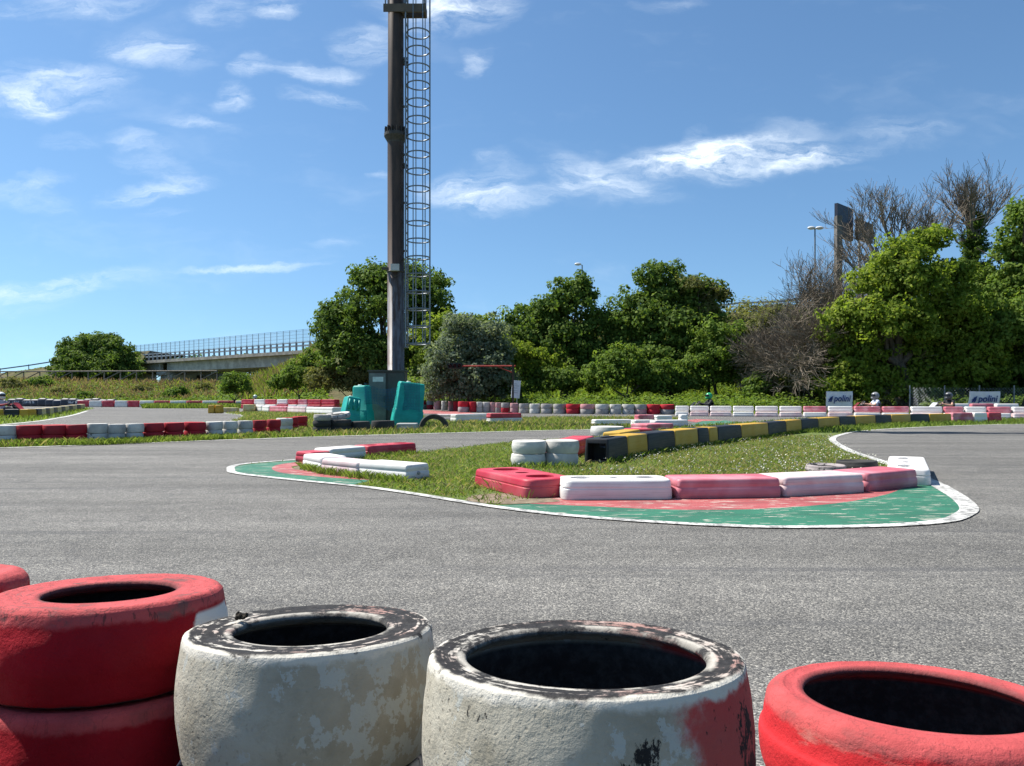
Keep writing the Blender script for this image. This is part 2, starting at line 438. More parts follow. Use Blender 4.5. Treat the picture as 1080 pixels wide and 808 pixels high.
sheet('red_kerb', smooth_poly(g([(318,487.5),(293,491),(287,495.5),(300,500),(340,504),(392,507.5)]), 4) + g([(380,500),(330,497),(309,495),(307,493),(325,490)]), .0074, M_KRED)
sheet('soil_patch', smooth_poly(g([(492,529),(505,523),(545,522),(590,529),(570,531.5),(530,533)]), 4, True), .0085, M_SOIL)
sheet('soil_patch', smooth_poly(g([(309,495),(322,491.5),(345,492.5),(350,498),(325,497.5)]), 4, True), .0085, M_SOIL)
# far kerbs
sheet('red_kerb', g([(440,436.2),(506,437.2),(484,433.6),(440,432.6)]), .007, M_KRED)
sheet('green_kerb', g([(728,448.3),(752,447.6),(778,446),(765,443.6),(741,444.4)]), .007, M_KGREEN)
sheet('red_kerb', g([(735,445.8),(741,444.4),(765,443.6),(735,442.2),(722,443.6)]), .0074, M_KRED)
sheet('green_kerb', g([(190,448.5),(236,447.8),(232,445),(216,444.6)]), .007, M_KGREEN)
mb = MB()
strip(mb, g([(330,484),(300,486.5),(262,489.5),(246,492.5),(243.5,496),(250,500),(300,506),(380,514),(440,522.5),(520,535.5),(600,545),(700,552.5),(800,557),(880,557),(950,555),(998,550.5),(1017,543.5),(1022,537),(1012,526.5),(996,516.5),(985,510)]),
      lambda t: .07 + .045*max(0, t-.62)*3*(1 if t < .97 else .6), .0095)
tag(mb.build('track_edge_line', M_LINE), kind='structure')
mb = MB(); strip(mb, g([(985,510),(962,500),(938,490.5),(920,484),(900,477.5),(885,470),(878,464.5),(882,460.5),(897,456.5)]), .1, .0095); tag(mb.build('track_edge_line', M_LINE), kind='structure')
mb = MB(); strip(mb, g([(-140,475),(0,473),(120,469),(240,464.5),(360,460.5),(460,457.5),(560,454.9),(640,453.1)]), .12, .0095); tag(mb.build('track_edge_line', M_LINE), kind='structure')
mb = MB(); strip(mb, g([(0,448.5),(40,444.5),(60,441.3),(78,437.8),(92,433.5)]), .16, .0095); tag(mb.build('track_edge_line', M_LINE), kind='structure')
mb = MB(); strip(mb, g([(897,456),(940,452.7),(1000,449.8),(1080,447.8),(1250,447)]), .1, .0095); tag(mb.build('track_edge_line', M_LINE), kind='structure')
mb = MB(); strip(mb, g([(236,436.3),(250,437.3),(258,439),(252,441.5)]), .2, .0095); tag(mb.build('track_edge_line', M_LINE), kind='structure')

# ------------------------------------------------------------------ foreground tyres
def tyre_profile(R, H, rh, dip=.004, b=None, k=4):
    b = b or min(.012, R*.085); R0 = R; R = R0-R0*.035; ra, rb = rh+.012, R-b*1.05; bb = max(b, .016)
    top = [(rh+.014, H-dip-.013), (rh+.002, H-dip-.0055), (rh+.0015, H-dip-.001), (rh+.006, H-dip+.0015), (lerp(ra, rb, .35), H-dip*.45), (lerp(ra, rb, .75), H-.0008),
           (rb, H-.0004), (R-b*.60, H-b*.16), (R-b*.30, H-b*.40), (R-b*.10, H-b*.80), (R+R0*.010, H-b*1.4-.010), (R0, H*.62)]
    bot = [(R+R0*.008, bb*1.5+.006), (R-bb*.12, bb*.8), (R-bb*.32, bb*.38), (R-bb*.62, bb*.14), (R-bb*1.05, .0004)] + [(r, H-z) for r, z in top[:6]][::-1]
    side = [(R0, H*.40)] + bot
    cav = [(lerp(rh, R, .5), .02), (R-.022, H*.22), (R-.016, H*.5), (R-.022, H*.78), (lerp(rh, R, .5), H-.02)]
    P = [Vector((r, z, 0)) for r, z in top + side + cav]
    return [(p.x, p.y) for p in smooth_poly(P, k, True)]
def m_fore_tyre(name, kind, R, H, rh):
    s = NT(name); o = s.co(); x, y, z = s.sep(o)
    r = s.math('SQRT', s.math('MULTIPLY_ADD', x, x, s.math('MULTIPLY', y, y)))
    th = s.math('ARCTAN2', y, x)
    n1 = s.noise(o, 16, 8, .68); n2 = s.noise(o, 6, 5, .6); n3 = s.noise(o, 70, 6, .7); n4 = s.noise(o, 210, 4, .7)
    pit = s.vor(s.vadd(o, s.vadd(s.noise(o, 30, 3, .6, 0, 'Color'), (.02, .02, .02), 'MULTIPLY')), 150)
    ring = s.noise(s.comb(s.math('MULTIPLY', r, 95), s.math('MULTIPLY', th, 1.3), 0), 1.0, 7, .65)
    rim = s.step(s.math('ADD', z, s.math('ADD', s.math('MULTIPLY', s.math('SUBTRACT', n1, .5), .022), s.math('MULTIPLY', s.math('SUBTRACT', n3, .5), .012))), H-(.013 if kind[0] == 'w' else .022), H-(.006 if kind[0] == 'w' else .014))       # the upper sidewall
    inn = s.step(r, rh+.012, rh-.002)                                                                            # inside the bead
    cav = s.math('MULTIPLY', s.step(r, R-.010, R-.014), s.step(z, H-.016, H-.024))
    rubber = s.mix(s.step(n3, .4, .7), (.018, .017, .017), (.045, .042, .04))
    if kind == 'white' or kind == 'white_red':
        col = s.mix(s.step(n2, .36, .66), (.42, .39, .315), (.30, .27, .205))
        col = s.mix(s.step(n1, .5, .68, 0, .35), col, (.16, .14, .095))
        fl = s.math('ADD', s.noise(s.map(o, (1, 1, .8)), 38, 8, .68), s.math('MULTIPLY', s.step(x, -.05, .13), .10))
        col = s.mix(s.step(fl, .585, .605, 0, .8), col, (.40, .41, .375))
        col = s.mix(s.step(n3, .6, .72, 0, .5), col, (.19, .17, .13))
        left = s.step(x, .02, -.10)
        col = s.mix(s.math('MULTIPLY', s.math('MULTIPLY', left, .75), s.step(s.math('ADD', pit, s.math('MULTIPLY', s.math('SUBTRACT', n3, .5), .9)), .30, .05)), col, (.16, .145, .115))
        drip = s.noise(s.map(o, (24, 24, 2.2)), 1.2, 6, .7)
        col = s.mix(s.step(drip, .62, .76, 0, .45), col, (.13, .12, .095))
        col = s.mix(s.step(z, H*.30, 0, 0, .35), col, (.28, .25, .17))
        if kind == 'white_red':
            rm = s.step(s.math('ADD', s.math('MULTIPLY', x, 1), s.math('MULTIPLY', s.math('SUBTRACT', n1, .5), .10)), .055, .085)
            redc = s.mix(s.step(n2, .35, .7), (.46, .045, .045), (.33, .07, .06))
            col = s.mix(rm, col, redc)
            blk = s.step(s.math('ADD', s.noise(s.map(o, (1, 1, .55)), 19, 8, .72), s.math('MULTIPLY', s.step(x, .05, .16), .12)), .60, .625)
            col = s.mix(blk, col, (.016, .015, .015))
        else:
            col = s.mix(s.step(s.noise(o, 13, 8, .75), .70, .715), col, (.03, .028, .026))
        paint = s.mix(s.step(n2, .4, .6), (.52, .49, .43), (.34, .20, .17))
        top = s.mix(s.step(s.math('ADD', s.math('MULTIPLY', ring, .6), s.math('MULTIPLY', n3, .4)), .525 if kind == 'white' else .50, .575, 0, .9), rubber, paint)
        edge = s.math('MULTIPLY', s.step(s.math('ADD', r, s.math('MULTIPLY', s.math('SUBTRACT', n1, .5), .02)), R-.011, R-.007), s.step(s.math('ADD', s.math('MULTIPLY_ADD', y, -.9, n1), s.math('MULTIPLY', n3, .6)), .72, .82))
        top = s.mix(edge, top, (.54, .51, .44))
        bead = s.math('MULTIPLY', s.step(r, rh+.013, rh+.006), s.step(n1, .44, .54))
        top = s.mix(bead, top, (.50, .47, .41))
        c = s.mix(rim, col, top)
    else:
        col = s.mix(s.step(n2, .35, .7), (.30, .003, .011), (.22, .003, .008))
        col = s.mix(s.step(n3, .62, .75, 0, .5), col, (.16, .01, .012))
        top = s.mix(s.step(n1, .35, .65), (.46, .075, .075), (.35, .06, .06))
        sc = s.step(s.math('ADD', s.math('MULTIPLY', ring, .45), s.math('MULTIPLY', n1, .55)), .53, .60)
        top = s.mix(s.math('MULTIPLY', sc, .7 if kind == 'red_worn' else .22), top, (.10, .075, .07))
        ck = s.math('ABSOLUTE', s.math('SUBTRACT', s.noise(s.comb(s.math('MULTIPLY', r, 30), s.math('MULTIPLY', th, 2.2), 0), 1.3, 6, .6), .5))
        top = s.mix(s.step(ck, .004, .012, .7 if kind == 'red_worn' else .3, 0), top, (.07, .03, .03))
        c = s.mix(rim, col, top)
        if kind == 'red_bright':
            side = s.mix(s.step(n2, .35, .7), (.50, .020, .026), (.40, .024, .028))
            fad = s.step(s.math('ADD', s.noise(s.map(o, (1, 1, 3)), 9, 6, .7), s.math('MULTIPLY', s.step(z, H*.55, H), .10)), .56, .70)
            side = s.mix(s.math('MULTIPLY', fad, .6), side, (.42, .20, .17))
            side = s.mix(s.math('MULTIPLY', s.step(s.noise(s.map(o, (1, 1, 1.6)), 30, 6, .7), .68, .72), .7), side, (.10, .02, .02))
            c = s.mix(rim, side, top)
        if kind == 'red_worn':
            wm = s.math('MULTIPLY', s.step(s.math('ADD', x, s.math('MULTIPLY', s.math('SUBTRACT', n1, .5), .012)), R*.905, R*.92), s.step(z, H-.018, H-.024))
            c = s.mix(wm, c, (.56, .56, .54))
    c = s.mix(s.math('MAXIMUM', cav, s.math('MULTIPLY', inn, .75)), c, rubber)
    h = s.math('ADD', s.math('MULTIPLY', n3, .9), s.math('ADD', s.math('MULTIPLY', n4, .6), s.math('MULTIPLY', s.step(pit, .05, .3), .18)))
    h = s.math('ADD', h, s.math('MULTIPLY', s.math('MULTIPLY', rim, s.math('SINE', s.math('MULTIPLY', r, 700))), .07))
    return s.done(s.bsdf(c, s.step(n1, .3, .7, .7, .92), 0, .22, s.bump(h, .55, .0035)))
def fore_tyre_mesh(R, H, rh, mat, seed, b, amp=.0014):
    mb = MB(); mb.lathe(tyre_profile(R, H, rh, b=b), 144, closed=True)
    off = Vector((seed*3.1, seed*1.7, 0)); vs = []
    for p in mb.v:
        P = Vector(p); q = Vector((P.x, P.y, P.z-H/2)); nrm = q.normalized() if q.length else q
        outer = 1 if math.hypot(P.x, P.y) > rh+.02 else .4
        a = mnoise.noise(P*11+off)*amp*1.5 + mnoise.noise(P*48+off)*amp*.75 + mnoise.noise(P*110+off)*amp*.35
        vs.append(P + nrm*a*outer)
    mb.v = [tuple(v) for v in vs]
    return mb.mesh('tyre', mat)
FG = 'painted kart tyres stacked along the near edge of the track'
def fore_stack(x, y, R, rh, hs, kinds, labels, seed, lean=5.0):
    """hs from the ground up; the stacks lean a little towards the track, where the verge falls away"""
    z = 0; tot = sum(hs)+.001*len(hs); a = rad(lean)
    for i, (h, k, lb) in enumerate(zip(hs, kinds, labels)):
        last = i == len(hs)-1
        Ri = R if last else R*(.985 if i % 2 else .97)
        rhi = rh if last else Ri*.6
        me = fore_tyre_mesh(Ri, h, rhi, m_fore_tyre('tyre paint', k, Ri, h, rhi), seed+i*5, {'white': .0065, 'white_red': .0065, 'red_worn': .010, 'red': .012, 'red_bright': .020}[k])
        o = link('kart_tyre', me)
        o.location = (x+(0 if last else .006*math.sin(seed+i)), y-(tot-z)*math.sin(a)+(0 if last else .006*math.cos(seed*2+i)), .013+z*math.cos(a))
        o.rotation_euler = (-a, 0, 0)
        tag(o, lb, 'tyre', FG); z += h + .001
fore_stack(-.507, .959, .14, .075, (.142, .143, .110), ('red', 'red', 'red_worn'),
    ('lowest red tyre under the large red stack left of the dirty white tyre', 'middle red tyre under the large worn red tyre at left', 'large worn red tyre with white patch on its right side, topmost of its stack'), 1, 4.2)
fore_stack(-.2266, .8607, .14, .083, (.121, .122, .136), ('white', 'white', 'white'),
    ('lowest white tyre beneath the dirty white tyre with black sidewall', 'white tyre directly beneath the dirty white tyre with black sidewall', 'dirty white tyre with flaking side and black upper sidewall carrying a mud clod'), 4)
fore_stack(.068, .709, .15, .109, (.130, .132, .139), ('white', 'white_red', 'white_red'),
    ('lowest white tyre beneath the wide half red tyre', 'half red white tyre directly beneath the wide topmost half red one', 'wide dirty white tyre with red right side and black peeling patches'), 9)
fore_stack(.427, .800, .16, .111, (.101, .103, .121), ('red', 'red_bright', 'red_bright'),
    ('lowest red tyre beneath the bright red tyre at the lower right corner', 'red tyre directly beneath the bright red tyre at the lower right corner', 'bright red tyre holding dry straw at the lower right corner'), 14)
fore_stack(-.826, 1.052, .14, .075, (.14, .14, .113), ('red', 'red', 'red_bright'),
    ('lowest red tyre beneath the faded one at the left edge', 'middle red tyre beneath the faded one at the left edge', 'faded red tyre mostly cut off by the left edge, behind the large worn red one'), 19)
fore_stack(-.583, .612, .14, .08, (.12, .12, .123), ('red', 'red', 'red_bright'),
    ('lowest red tyre of the stack at the lower left corner', 'middle red tyre of the stack at the lower left corner', 'red tyre whose lit rounded edge just enters the lower left corner'), 23)
# mud clod on the white tyre
bm = bmesh.new()
for i in range(9):
    m = bmesh.ops.create_icosphere(bm, subdivisions=2, radius=RNG.uniform(.0018, .0036))
    c = Vector((RNG.uniform(-.005, .005), RNG.uniform(-.004, .004), RNG.uniform(.0, .008)))
    for v in m['verts']: v.co = v.co*(1+mnoise.noise(v.co*600+c*900)*.5) + c
me = bpy.data.meshes.new('mud_clod'); bm.to_mesh(me); bm.free(); me.materials.append(m_plain('dried mud', (.035, .028, .018), .95, 0, .5, 300))
o = link('mud_clod', me); o.location = W(255, 652, .885); tag(o, 'small dark dried mud clod on the rim of the dirty white tyre', 'mud clod')
# dry straw in the right tyre
mb = MB(); cx0, cy0 = .427, .785
for i in range(46):
    a, r = RNG.uniform(0, 2*PI), .125*math.sqrt(RNG.random()); b = RNG.uniform(0, PI); L = RNG.uniform(.008, .03)
    p = Vector((cx0+r*.9*math.cos(a), cy0+r*.8*math.sin(a), .236+RNG.uniform(0, .02))); d = Vector((math.cos(b)*L, math.sin(b)*L, RNG.uniform(-.006, .012)))
    mb.tube([p-d/2, p+Vector((0, 0, .002)), p+d/2], .0006, 4)
tag(mb.build('dry_straw', m_plain('straw', (.30, .25, .15), .9)), 'loose dry straw lying inside the bright red tyre', 'straw', kind='stuff')
# ------------------------------------------------------------------ track furniture: barriers
P_RED = m_plastic('red barrier plastic', (.42, .012, .035), (.50, .07, .09), (.16, .09, .085), .42)
P_WHITE = m_plastic('white barrier plastic', (.74, .72, .68), (.66, .63, .60), (.22, .20, .18), .55)
P_PINK = m_plastic('bleached red barrier plastic', (.46, .10, .135), (.58, .26, .29), (.22, .14, .14), .5)
P_PALEPINK = m_plastic('pinkish white barrier plastic', (.68, .58, .56), (.58, .40, .41), (.26, .20, .19), .6)
P_BLACK = m_plastic('black barrier plastic', (.012, .012, .013), (.018, .019, .020), (.04, .038, .034), .4)
P_YELLOW = m_plastic('yellow barrier plastic', (.47, .265, .012), (.50, .31, .04), (.16, .12, .06), .35)
P_BUFF = m_plastic('bleached yellow barrier plastic', (.46, .35, .13), (.55, .47, .28), (.13, .11, .07), .5)
P_GREY = m_plastic('grey concrete', (.42, .42, .40), (.34, .34, .32), (.13, .12, .11), .6)
P_TEAL = m_plastic('teal barrier plastic', (.0, .26, .22), (.01, .36, .30), (.01, .09, .09), .5)
RUBBER = m_plain('weathered rubber', (.028, .027, .026), .7, 0, .5, 18, .3)
STEEL = m_plain('dull steel', (.30, .31, .31), .5, .6)

def ring_pts(L, W, rc, inset, k=5):
    hx, hy = L/2-inset, W/2-inset; r = max(.002, min(rc, hx*.98, hy*.98)); out = []
    for cx, cy, a0 in ((hx-r, hy-r, 0), (-hx+r, hy-r, 90), (-hx+r, -hy+r, 180), (hx-r, -hy+r, 270)):
        for i in range(k+1):
            a = rad(a0+90*i/k); out.append((cx+r*math.cos(a), cy+r*math.sin(a)))
    return out
def loft(mb, L, W, rc, prof, mi=0, k=5):
    n = 4*(k+1); vs = []
    for z, ins in prof: vs += [(x, y, z) for x, y in ring_pts(L, W, rc, ins, k)]
    fs = []
    for i in range(len(prof)-1):
        for j in range(n): fs.append((i*n+j, i*n+(j+1)%n, (i+1)*n+(j+1)%n, (i+1)*n+j))
    fs += [tuple(range(n))[::-1], tuple((len(prof)-1)*n+j for j in range(n))]
    mb.add(vs, fs, mi, True)
def finish(me, ang=35):
    me.set_sharp_from_angle(angle=rad(ang)); return me
def cut(me, cutters):
    """carve real recesses out of a moulding"""
    o = link('moulding', me); cs = []
    for m in cutters:
        c = link('cutter', m); cs.append(c)
        md = o.modifiers.new('b', 'BOOLEAN'); md.operation = 'DIFFERENCE'; md.object = c; md.solver = 'EXACT'
    dg = bpy.context.evaluated_depsgraph_get(); dg.update()
    out = bpy.data.meshes.new_from_object(o.evaluated_get(dg))
    for x in cs + [o]: bpy.data.objects.remove(x)
    return finish(out)
def cyl_mesh(x, y, z, rx, ry, h, mat, axis='Z'):
    mb = MB(); n = 24; vs = []
    for s_ in (0, 1):
        for j in range(n):
            a = 2*PI*j/n; p, q = rx*math.cos(a), ry*math.sin(a)
            vs.append((x+p, y+q, z+s_*h) if axis == 'Z' else (x+s_*h, y+p, z+q))
    fs = [(j, (j+1)%n, n+(j+1)%n, n+j) for j in range(n)] + [tuple(range(n))[::-1], tuple(range(n, 2*n))]
    mb.add(vs, fs); me = mb.mesh('c', mat)
    bm = bmesh.new(); bm.from_mesh(me); bmesh.ops.recalc_face_normals(bm, faces=bm.faces); bm.to_mesh(me); bm.free()
    return me
def box_cutter(x, y, z, sx, sy, sz):
    mb = MB(); mb.box((x, y, z), (sx, sy, sz)); return mb.mesh('c', P_BLACK)
def barrier_mesh(L, W, H, mat, recess=0, rc=.05, wob=0):
    mb = MB()
    loft(mb, L, W, rc, [(0, .006), (.005, .001), (H*.30, .0), (H*.52, .002), (H*.55, .0055), (H*.61, .006), (H*.64, .0035), (H*.86, .007), (H*.94, .010), (H*.985, .016), (H, .024)])
    me = finish(mb.mesh('barrier', mat), 50)
    if recess:
        cs = [cyl_mesh(0, 0, H*.5, L*.05, W*.13, H, mat)]
        for sx in (-1, 1): cs.append(cyl_mesh(sx*L*.30, 0, H*.5, L*.105, W*.25, H, mat))
        me = cut(me, cs)
    return me
BN = {}
def barrier_at(A, B, W, H, mat, label, group, recess=0, z=0, rc=.05, cat='barrier', gap=.012, me=None, back=True, name='track_barrier', tilt=0):
    A, B = Vector(A), Vector(B); d = B-A; d.z = 0; L = d.length
    n = Vector((-d.y, d.x, 0)).normalized()
    if n.y < 0 and abs(n.y) > .05: n = -n
    c = (A+B)/2 + (n*W/2 if back else Vector((0, 0, 0)))
    if me is None: me = barrier_mesh(L-gap, W, H, mat, recess, rc)
    o = link(name, me); o.location = (c.x, c.y, .006+z); o.rotation_euler = (tilt, 0, math.atan2(d.y, d.x))
    return tag(o, label, cat, group)

# the red and white row along the painted kerb
GR = 'plastic barriers along the inner kerb of the near bend'
H1, W1 = .128, .31
o = barrier_at(G(527,513.5), G(591,529.5), W1+.08, .122, P_RED, 'glossy red plastic barrier with three round recesses, lying at an angle beside the grass', GR, 1, rc=.07, back=False)
n_ = Vector((o.location.x, o.location.y, 0)); o.location.x -= .035; o.location.y += .17
barrier_at(G(592,529), G(712,528.3), W1, H1, P_WHITE, 'white plastic barrier with recessed top between the red one and the long pink one', GR, 1, rc=.06)
barrier_at(G(713,527.8), G(826,526), W1, H1, P_PINK, 'bleached pink red barrier with white top edge between two whitish barriers on the kerb', GR, rc=.03)
barrier_at(G(826.5,525.5), G(914,520.5), W1, H1, P_PALEPINK, 'scuffed white barrier with pinkish foot right of the long pink barrier', GR, rc=.03)
barrier_at(G(914.5,520), G(970,514.2), W1, H1, P_PINK, 'short scuffed pink barrier joining the white end barrier by the bend', GR, rc=.03)
barrier_at(G(958,512.5), G(956,496), .30, .120, P_WHITE, 'bright white barrier pointing away from the camera at the right end of the kerb', GR, 1, rc=.05, back=False)
GL = 'plastic barriers at the left tip of the grass island'
barrier_at(G(318,493.8), G(338,498.5), .26, H1, P_WHITE, 'short white barrier end closest to the left tip of the island', GL, rc=.03)
barrier_at(G(337,499), G(377,504.2), .24, H1*.95, P_PALEPINK, 'pinkish white grooved barrier half sunk in grass between two white barriers', GL, rc=.03)
ob = barrier_at(G(377,503.8), G(429,509), .26, H1, P_WHITE, 'long white grooved barrier ending in a grey face with a round plug', GL, rc=.012)
mb = MB(); mb.lathe([(0, .012), (.011, .012), (.014, .006), (.014, 0)], 16)
pl = mb.build('drain_plug', P_GREY, ob); pl.rotation_euler = (0, rad(90), 0); pl.location = ((G(429,509)-G(377,503.8)).length/2-.006, 0, .058)
barrier_at(G(327,489), G(352,487), .28, .105, P_RED, 'low red barrier tucked behind the white barriers at the island tip', GL, rc=.04)
barrier_at(G(349,487.5), G(388,483.8), .28, H1, P_WHITE, 'white flat topped barrier between two red ones on the far side of the island tip', GL, rc=.03)
barrier_at(G(388.5,483.6), G(441,479.2), .28, H1, P_RED, 'red barrier with three dark top recesses pointing along the far lane', GL, 1, rc=.04)

# black and yellow boxes across the island
GB = 'black and yellow barrier boxes across the grass island'
def box_mesh(L, W, H, mat):
    mb = MB(); loft(mb, L, W, .018, [(0, .0), (H*.5, .004), (H-.02, .010), (H-.006, .014), (H, .022)], k=3)
    return finish(mb.mesh('box', mat), 40)
by = [(663,484.4,0),(684,480.5,1),(713,475.3,0),(737,471.6,1),(749,470.2,0),(758,469,1),(783,465.4,0),(811,462,1),(830,458.5,0),(846,456.4,1),(864,454.3,0),(886,452,1),(903,450.6,0),(924,449.3,1),(941,448.4,0),(961,447.6,1),(981,447,0),(1004,446.4,1)]
A = G(642.5,490)
cuts = None
names = ['near', ]
kb = ky = 0
for i, (px, y, c) in enumerate(by):
    B = G(px, y); L = (B-A).length; dd = (B-A); dd.z = 0
    nn = Vector((-dd.y, dd.x, 0)).normalized()
    Wb, Hb = (.26, .245)
    if i == 0:
        me = box_mesh(L, Wb, Hb, P_BLACK)
        me = cut(me, [box_cutter(-L/2, 0, .115, .40, .19, .17), cyl_mesh(.02, 0, .15, L*.30, .05, .2, P_BLACK)])
        lab = 'hollow open ended black box by the white tyres, nearest of its row'
    else:
        me = box_mesh(L-.008, Wb, Hb, P_BLACK if c == 0 else P_YELLOW)
        if c == 0: kb += 1
        else: ky += 1
        if i == 1: lab = 'yellow box next to the open ended black box, nearest yellow of the island row'
        elif i == len(by)-1: lab = 'yellow box at the far right end of the island row, touching a pink block'
        elif c == 0: lab = f'black box on the island grass, {ORD[kb]} black one from the open ended near end'
        else: lab = f'yellow box on the island grass, {ORD[ky-1]} yellow one from the open ended near end'
    o = link('barrier_box', me); c_ = (A+B)/2 + nn*Wb/2; o.location = (c_.x, c_.y, .004); o.rotation_euler = (0, 0, math.atan2(dd.y, dd.x))
    tag(o, lab, 'barrier box', GB); A = B
GC = 'red and white blocks carrying on the black and yellow row'
for a, b, y, m, lab in ((1005,1027,446.2,P_PINK,'pinkish red block touching the last yellow box of the row'), (1028,1042,446,P_WHITE,'white block between the pinkish and the dark red block after the yellow boxes'), (1043,1057,445.8,P_RED,'dark red block ending the row right of the yellow boxes')):
    barrier_at(G(a,y), G(b,y-.2), .3, .26, m, lab, GC, rc=.02)

# ------------------------------------------------------------------ track furniture: stacked tyres
T_WHITE = m_paint_tyre('white painted tyre', (.60, .58, .53), (.36, .35, .32), .30)
T_WHITE2 = m_paint_tyre('chipped white painted tyre', (.55, .53, .49), (.30, .29, .27), .62)
T_PALE = m_paint_tyre('worn pale tyre', (.42, .37, .36), (.20, .17, .165), .75)
T_GREY = m_paint_tyre('grey weathered tyre', (.36, .34, .32), (.22, .20, .19), .6)
T_RED = m_paint_tyre('red painted tyre', (.42, .014, .025), (.27, .022, .03), .22)
T_PINK = m_paint_tyre('faded pink painted tyre', (.50, .22, .23), (.38, .27, .26), .5)
T_BLACK = m_paint_tyre('bare black tyre', (.03, .029, .028), (.06, .055, .05), .3)
TM = {}
def tyre_mesh(R, H, mat, n=40, hole=.55):
    key = (round(R, 3), round(H, 3), mat.name, hole)
    if key not in TM:
        mb = MB(); mb.lathe(tyre_profile(R, H, R*hole, min(.02, R*.1), k=2), n, closed=True)
        off = Vector((len(TM)*2.3, 1, 4))
        mb.v = [tuple(Vector(p)*(1+.018*mnoise.noise(Vector(p)*(1.1/R)+off))) for p in mb.v]
        TM[key] = mb.mesh('tyre', mat)
    return TM[key]
def tyre_at(x, y, z, R, H, mat, label, group, hole=.55, n=40, rot=None):
    o = link('tyre', tyre_mesh(R, H, mat, n, hole)); o.location = (x, y, z)
    o.rotation_euler = rot or (RNG.uniform(-.02, .02), RNG.uniform(-.02, .02), RNG.uniform(0, 6.28))
    return tag(o, label, 'tyre', group)
# four white tyres on the island
GW = 'white tyres stacked on the grass by the open ended black box'
R_ = .165; H_ = .122
for k, (px, dx) in enumerate(((557.5, 0), (592, 0))):
    p = G(px, 494); y0 = p.y + R_*.9 + .06*k
    for i in range(2):
        tyre_at((px-CX)/F*y0 + (.006 if i else -.004), y0, .006+i*(H_+.001), R_, H_, T_WHITE,
                f"{'upper' if i else 'lower'} white tyre of the {'left' if k == 0 else 'right'} stack between the red barrier and the black box", GW, .5, 56)
p = G(640.5, 460.8); tyre_at((640.5-CX)/F*(p.y+.3), p.y+.3, .006, .29, .16, T_WHITE, 'wide dirty white tyre lying alone beyond the yellow and black boxes', None, .6, 48)
o = barrier_at(G(603,484.5), G(628,475), .30, .175, P_RED, 'dark red box barrier wedged between the white tyres and the black box', None, rc=.03)
barrier_at(G(655,472), G(676,467), .26, .19, P_YELLOW, 'orange yellow box lying just behind the open ended black box', None, rc=.02)
barrier_at(G(667,459.2), G(690,458.6), .45, .10, P_RED, 'flattened red barrier piece lying beyond the first black and yellow boxes', 'flattened red pieces beyond the boxes', rc=.05)
barrier_at(G(683,456), G(712,455), .5, .15, P_PINK, 'faded red barrier piece lying behind another beyond the yellow boxes', 'flattened red pieces beyond the boxes', rc=.05)
# the two flat tyres by the bend
pA = G(868, 503.5); tyre_at((872-CX)/F*(pA.y+.15), pA.y+.17, .006, .165, .085, T_PALE, 'whitish worn tyre lying flat on grass behind the scuffed kerb barriers', 'loose tyres behind the kerb barriers', .74, 56)
tyre_at((905-CX)/F*(pA.y+.32), pA.y+.34, .006, .17, .105, T_BLACK, 'bare black tyre lying flat beside the whitish one behind the kerb barriers', 'loose tyres behind the kerb barriers', .66, 56)

# left row of double stacks
GT = 'red and white tyre stacks along the left lane'
LR = [(-28,-11,'r'),(-11,16,'w'),(16,43,'r'),(43,68,'r'),(68,90,'r'),(90,111,'w'),(111,130,'w'),(130,149,'w'),(149,171,'r'),(171,192,'r'),(192,215,'r'),(215,233,'w'),(233,249,'w'),(249,265,'w'),(265,280,'r'),(280,295,'r'),(293,304,'w'),(299,311,'r'),(308,322,'r')]
yb = [(-30,471.5),(0,470.6),(110,468.2),(215,463.6),(265,461),(290,459.4),(300,456.6),(322,452)]
nr = nw = 0
for a, b, c in LR:
    px = (a+b)/2; y = interp(px, yb); d = F*EYE/(y-HY)
    R = (b-a)/2/F*d*.99 if px < 290 else .155; Ht = .134 + (.006 if 90 < px < 111 else 0); dc = d + R
    if c == 'r': nr += 1; w = ORD[nr-1]
    else: nw += 1; w = ORD[nw-1]
    for i in range(2):
        m = T_RED if c == 'r' else (T_WHITE2 if RNG.random() < .6 else T_WHITE)
        tyre_at((px-CX)/F*dc*.995+RNG.uniform(-.008, .008), dc+RNG.uniform(-.01, .01), .006+i*(Ht+.001), R, Ht, m,
                f"{'upper' if i else 'lower'} {'dull red' if c == 'r' else 'chipped white'} tyre in {w} {'red' if c == 'r' else 'white'} stack from left along the left lane", GT, .5, 36)
# far row of painted tyre stacks below the trees
GF = 'painted tyre stacks along the far lane below the trees'
FR = [(443,449.5,'r'),(450,457,'r'),(457.5,465,'p'),(465.5,472,'w'),(472.5,479,'p'),(478,484.5,'r'),(483,495,'r'),(495,502.5,'r'),(502.5,509,'w'),(509,517,'w'),(517,522.5,'p'),(522.5,528.5,'p'),(528.5,537.5,'r'),(538,547,'p'),(547.5,558,'g'),(558.5,570,'w'),(570.5,583,'g'),(583.5,597,'g'),(597,612,'r'),(612,627.5,'p'),(628,642.5,'w'),(643,655.5,'w'),(656,669,'w'),(669,682,'p'),(682,696,'r'),(696,711.5,'r')]
yf = [(443,431.2),(480,433.4),(489,435.2),(520,435.2),(560,436.4),(640,437.2),(720,437.2)]
yt = [(443,422.5),(480,423.4),(520,424.6),(560,426.2),(720,427)]
cnt = {}
cn = {'r': 'red', 'p': 'faded pink', 'w': 'whitish', 'g': 'grey'}
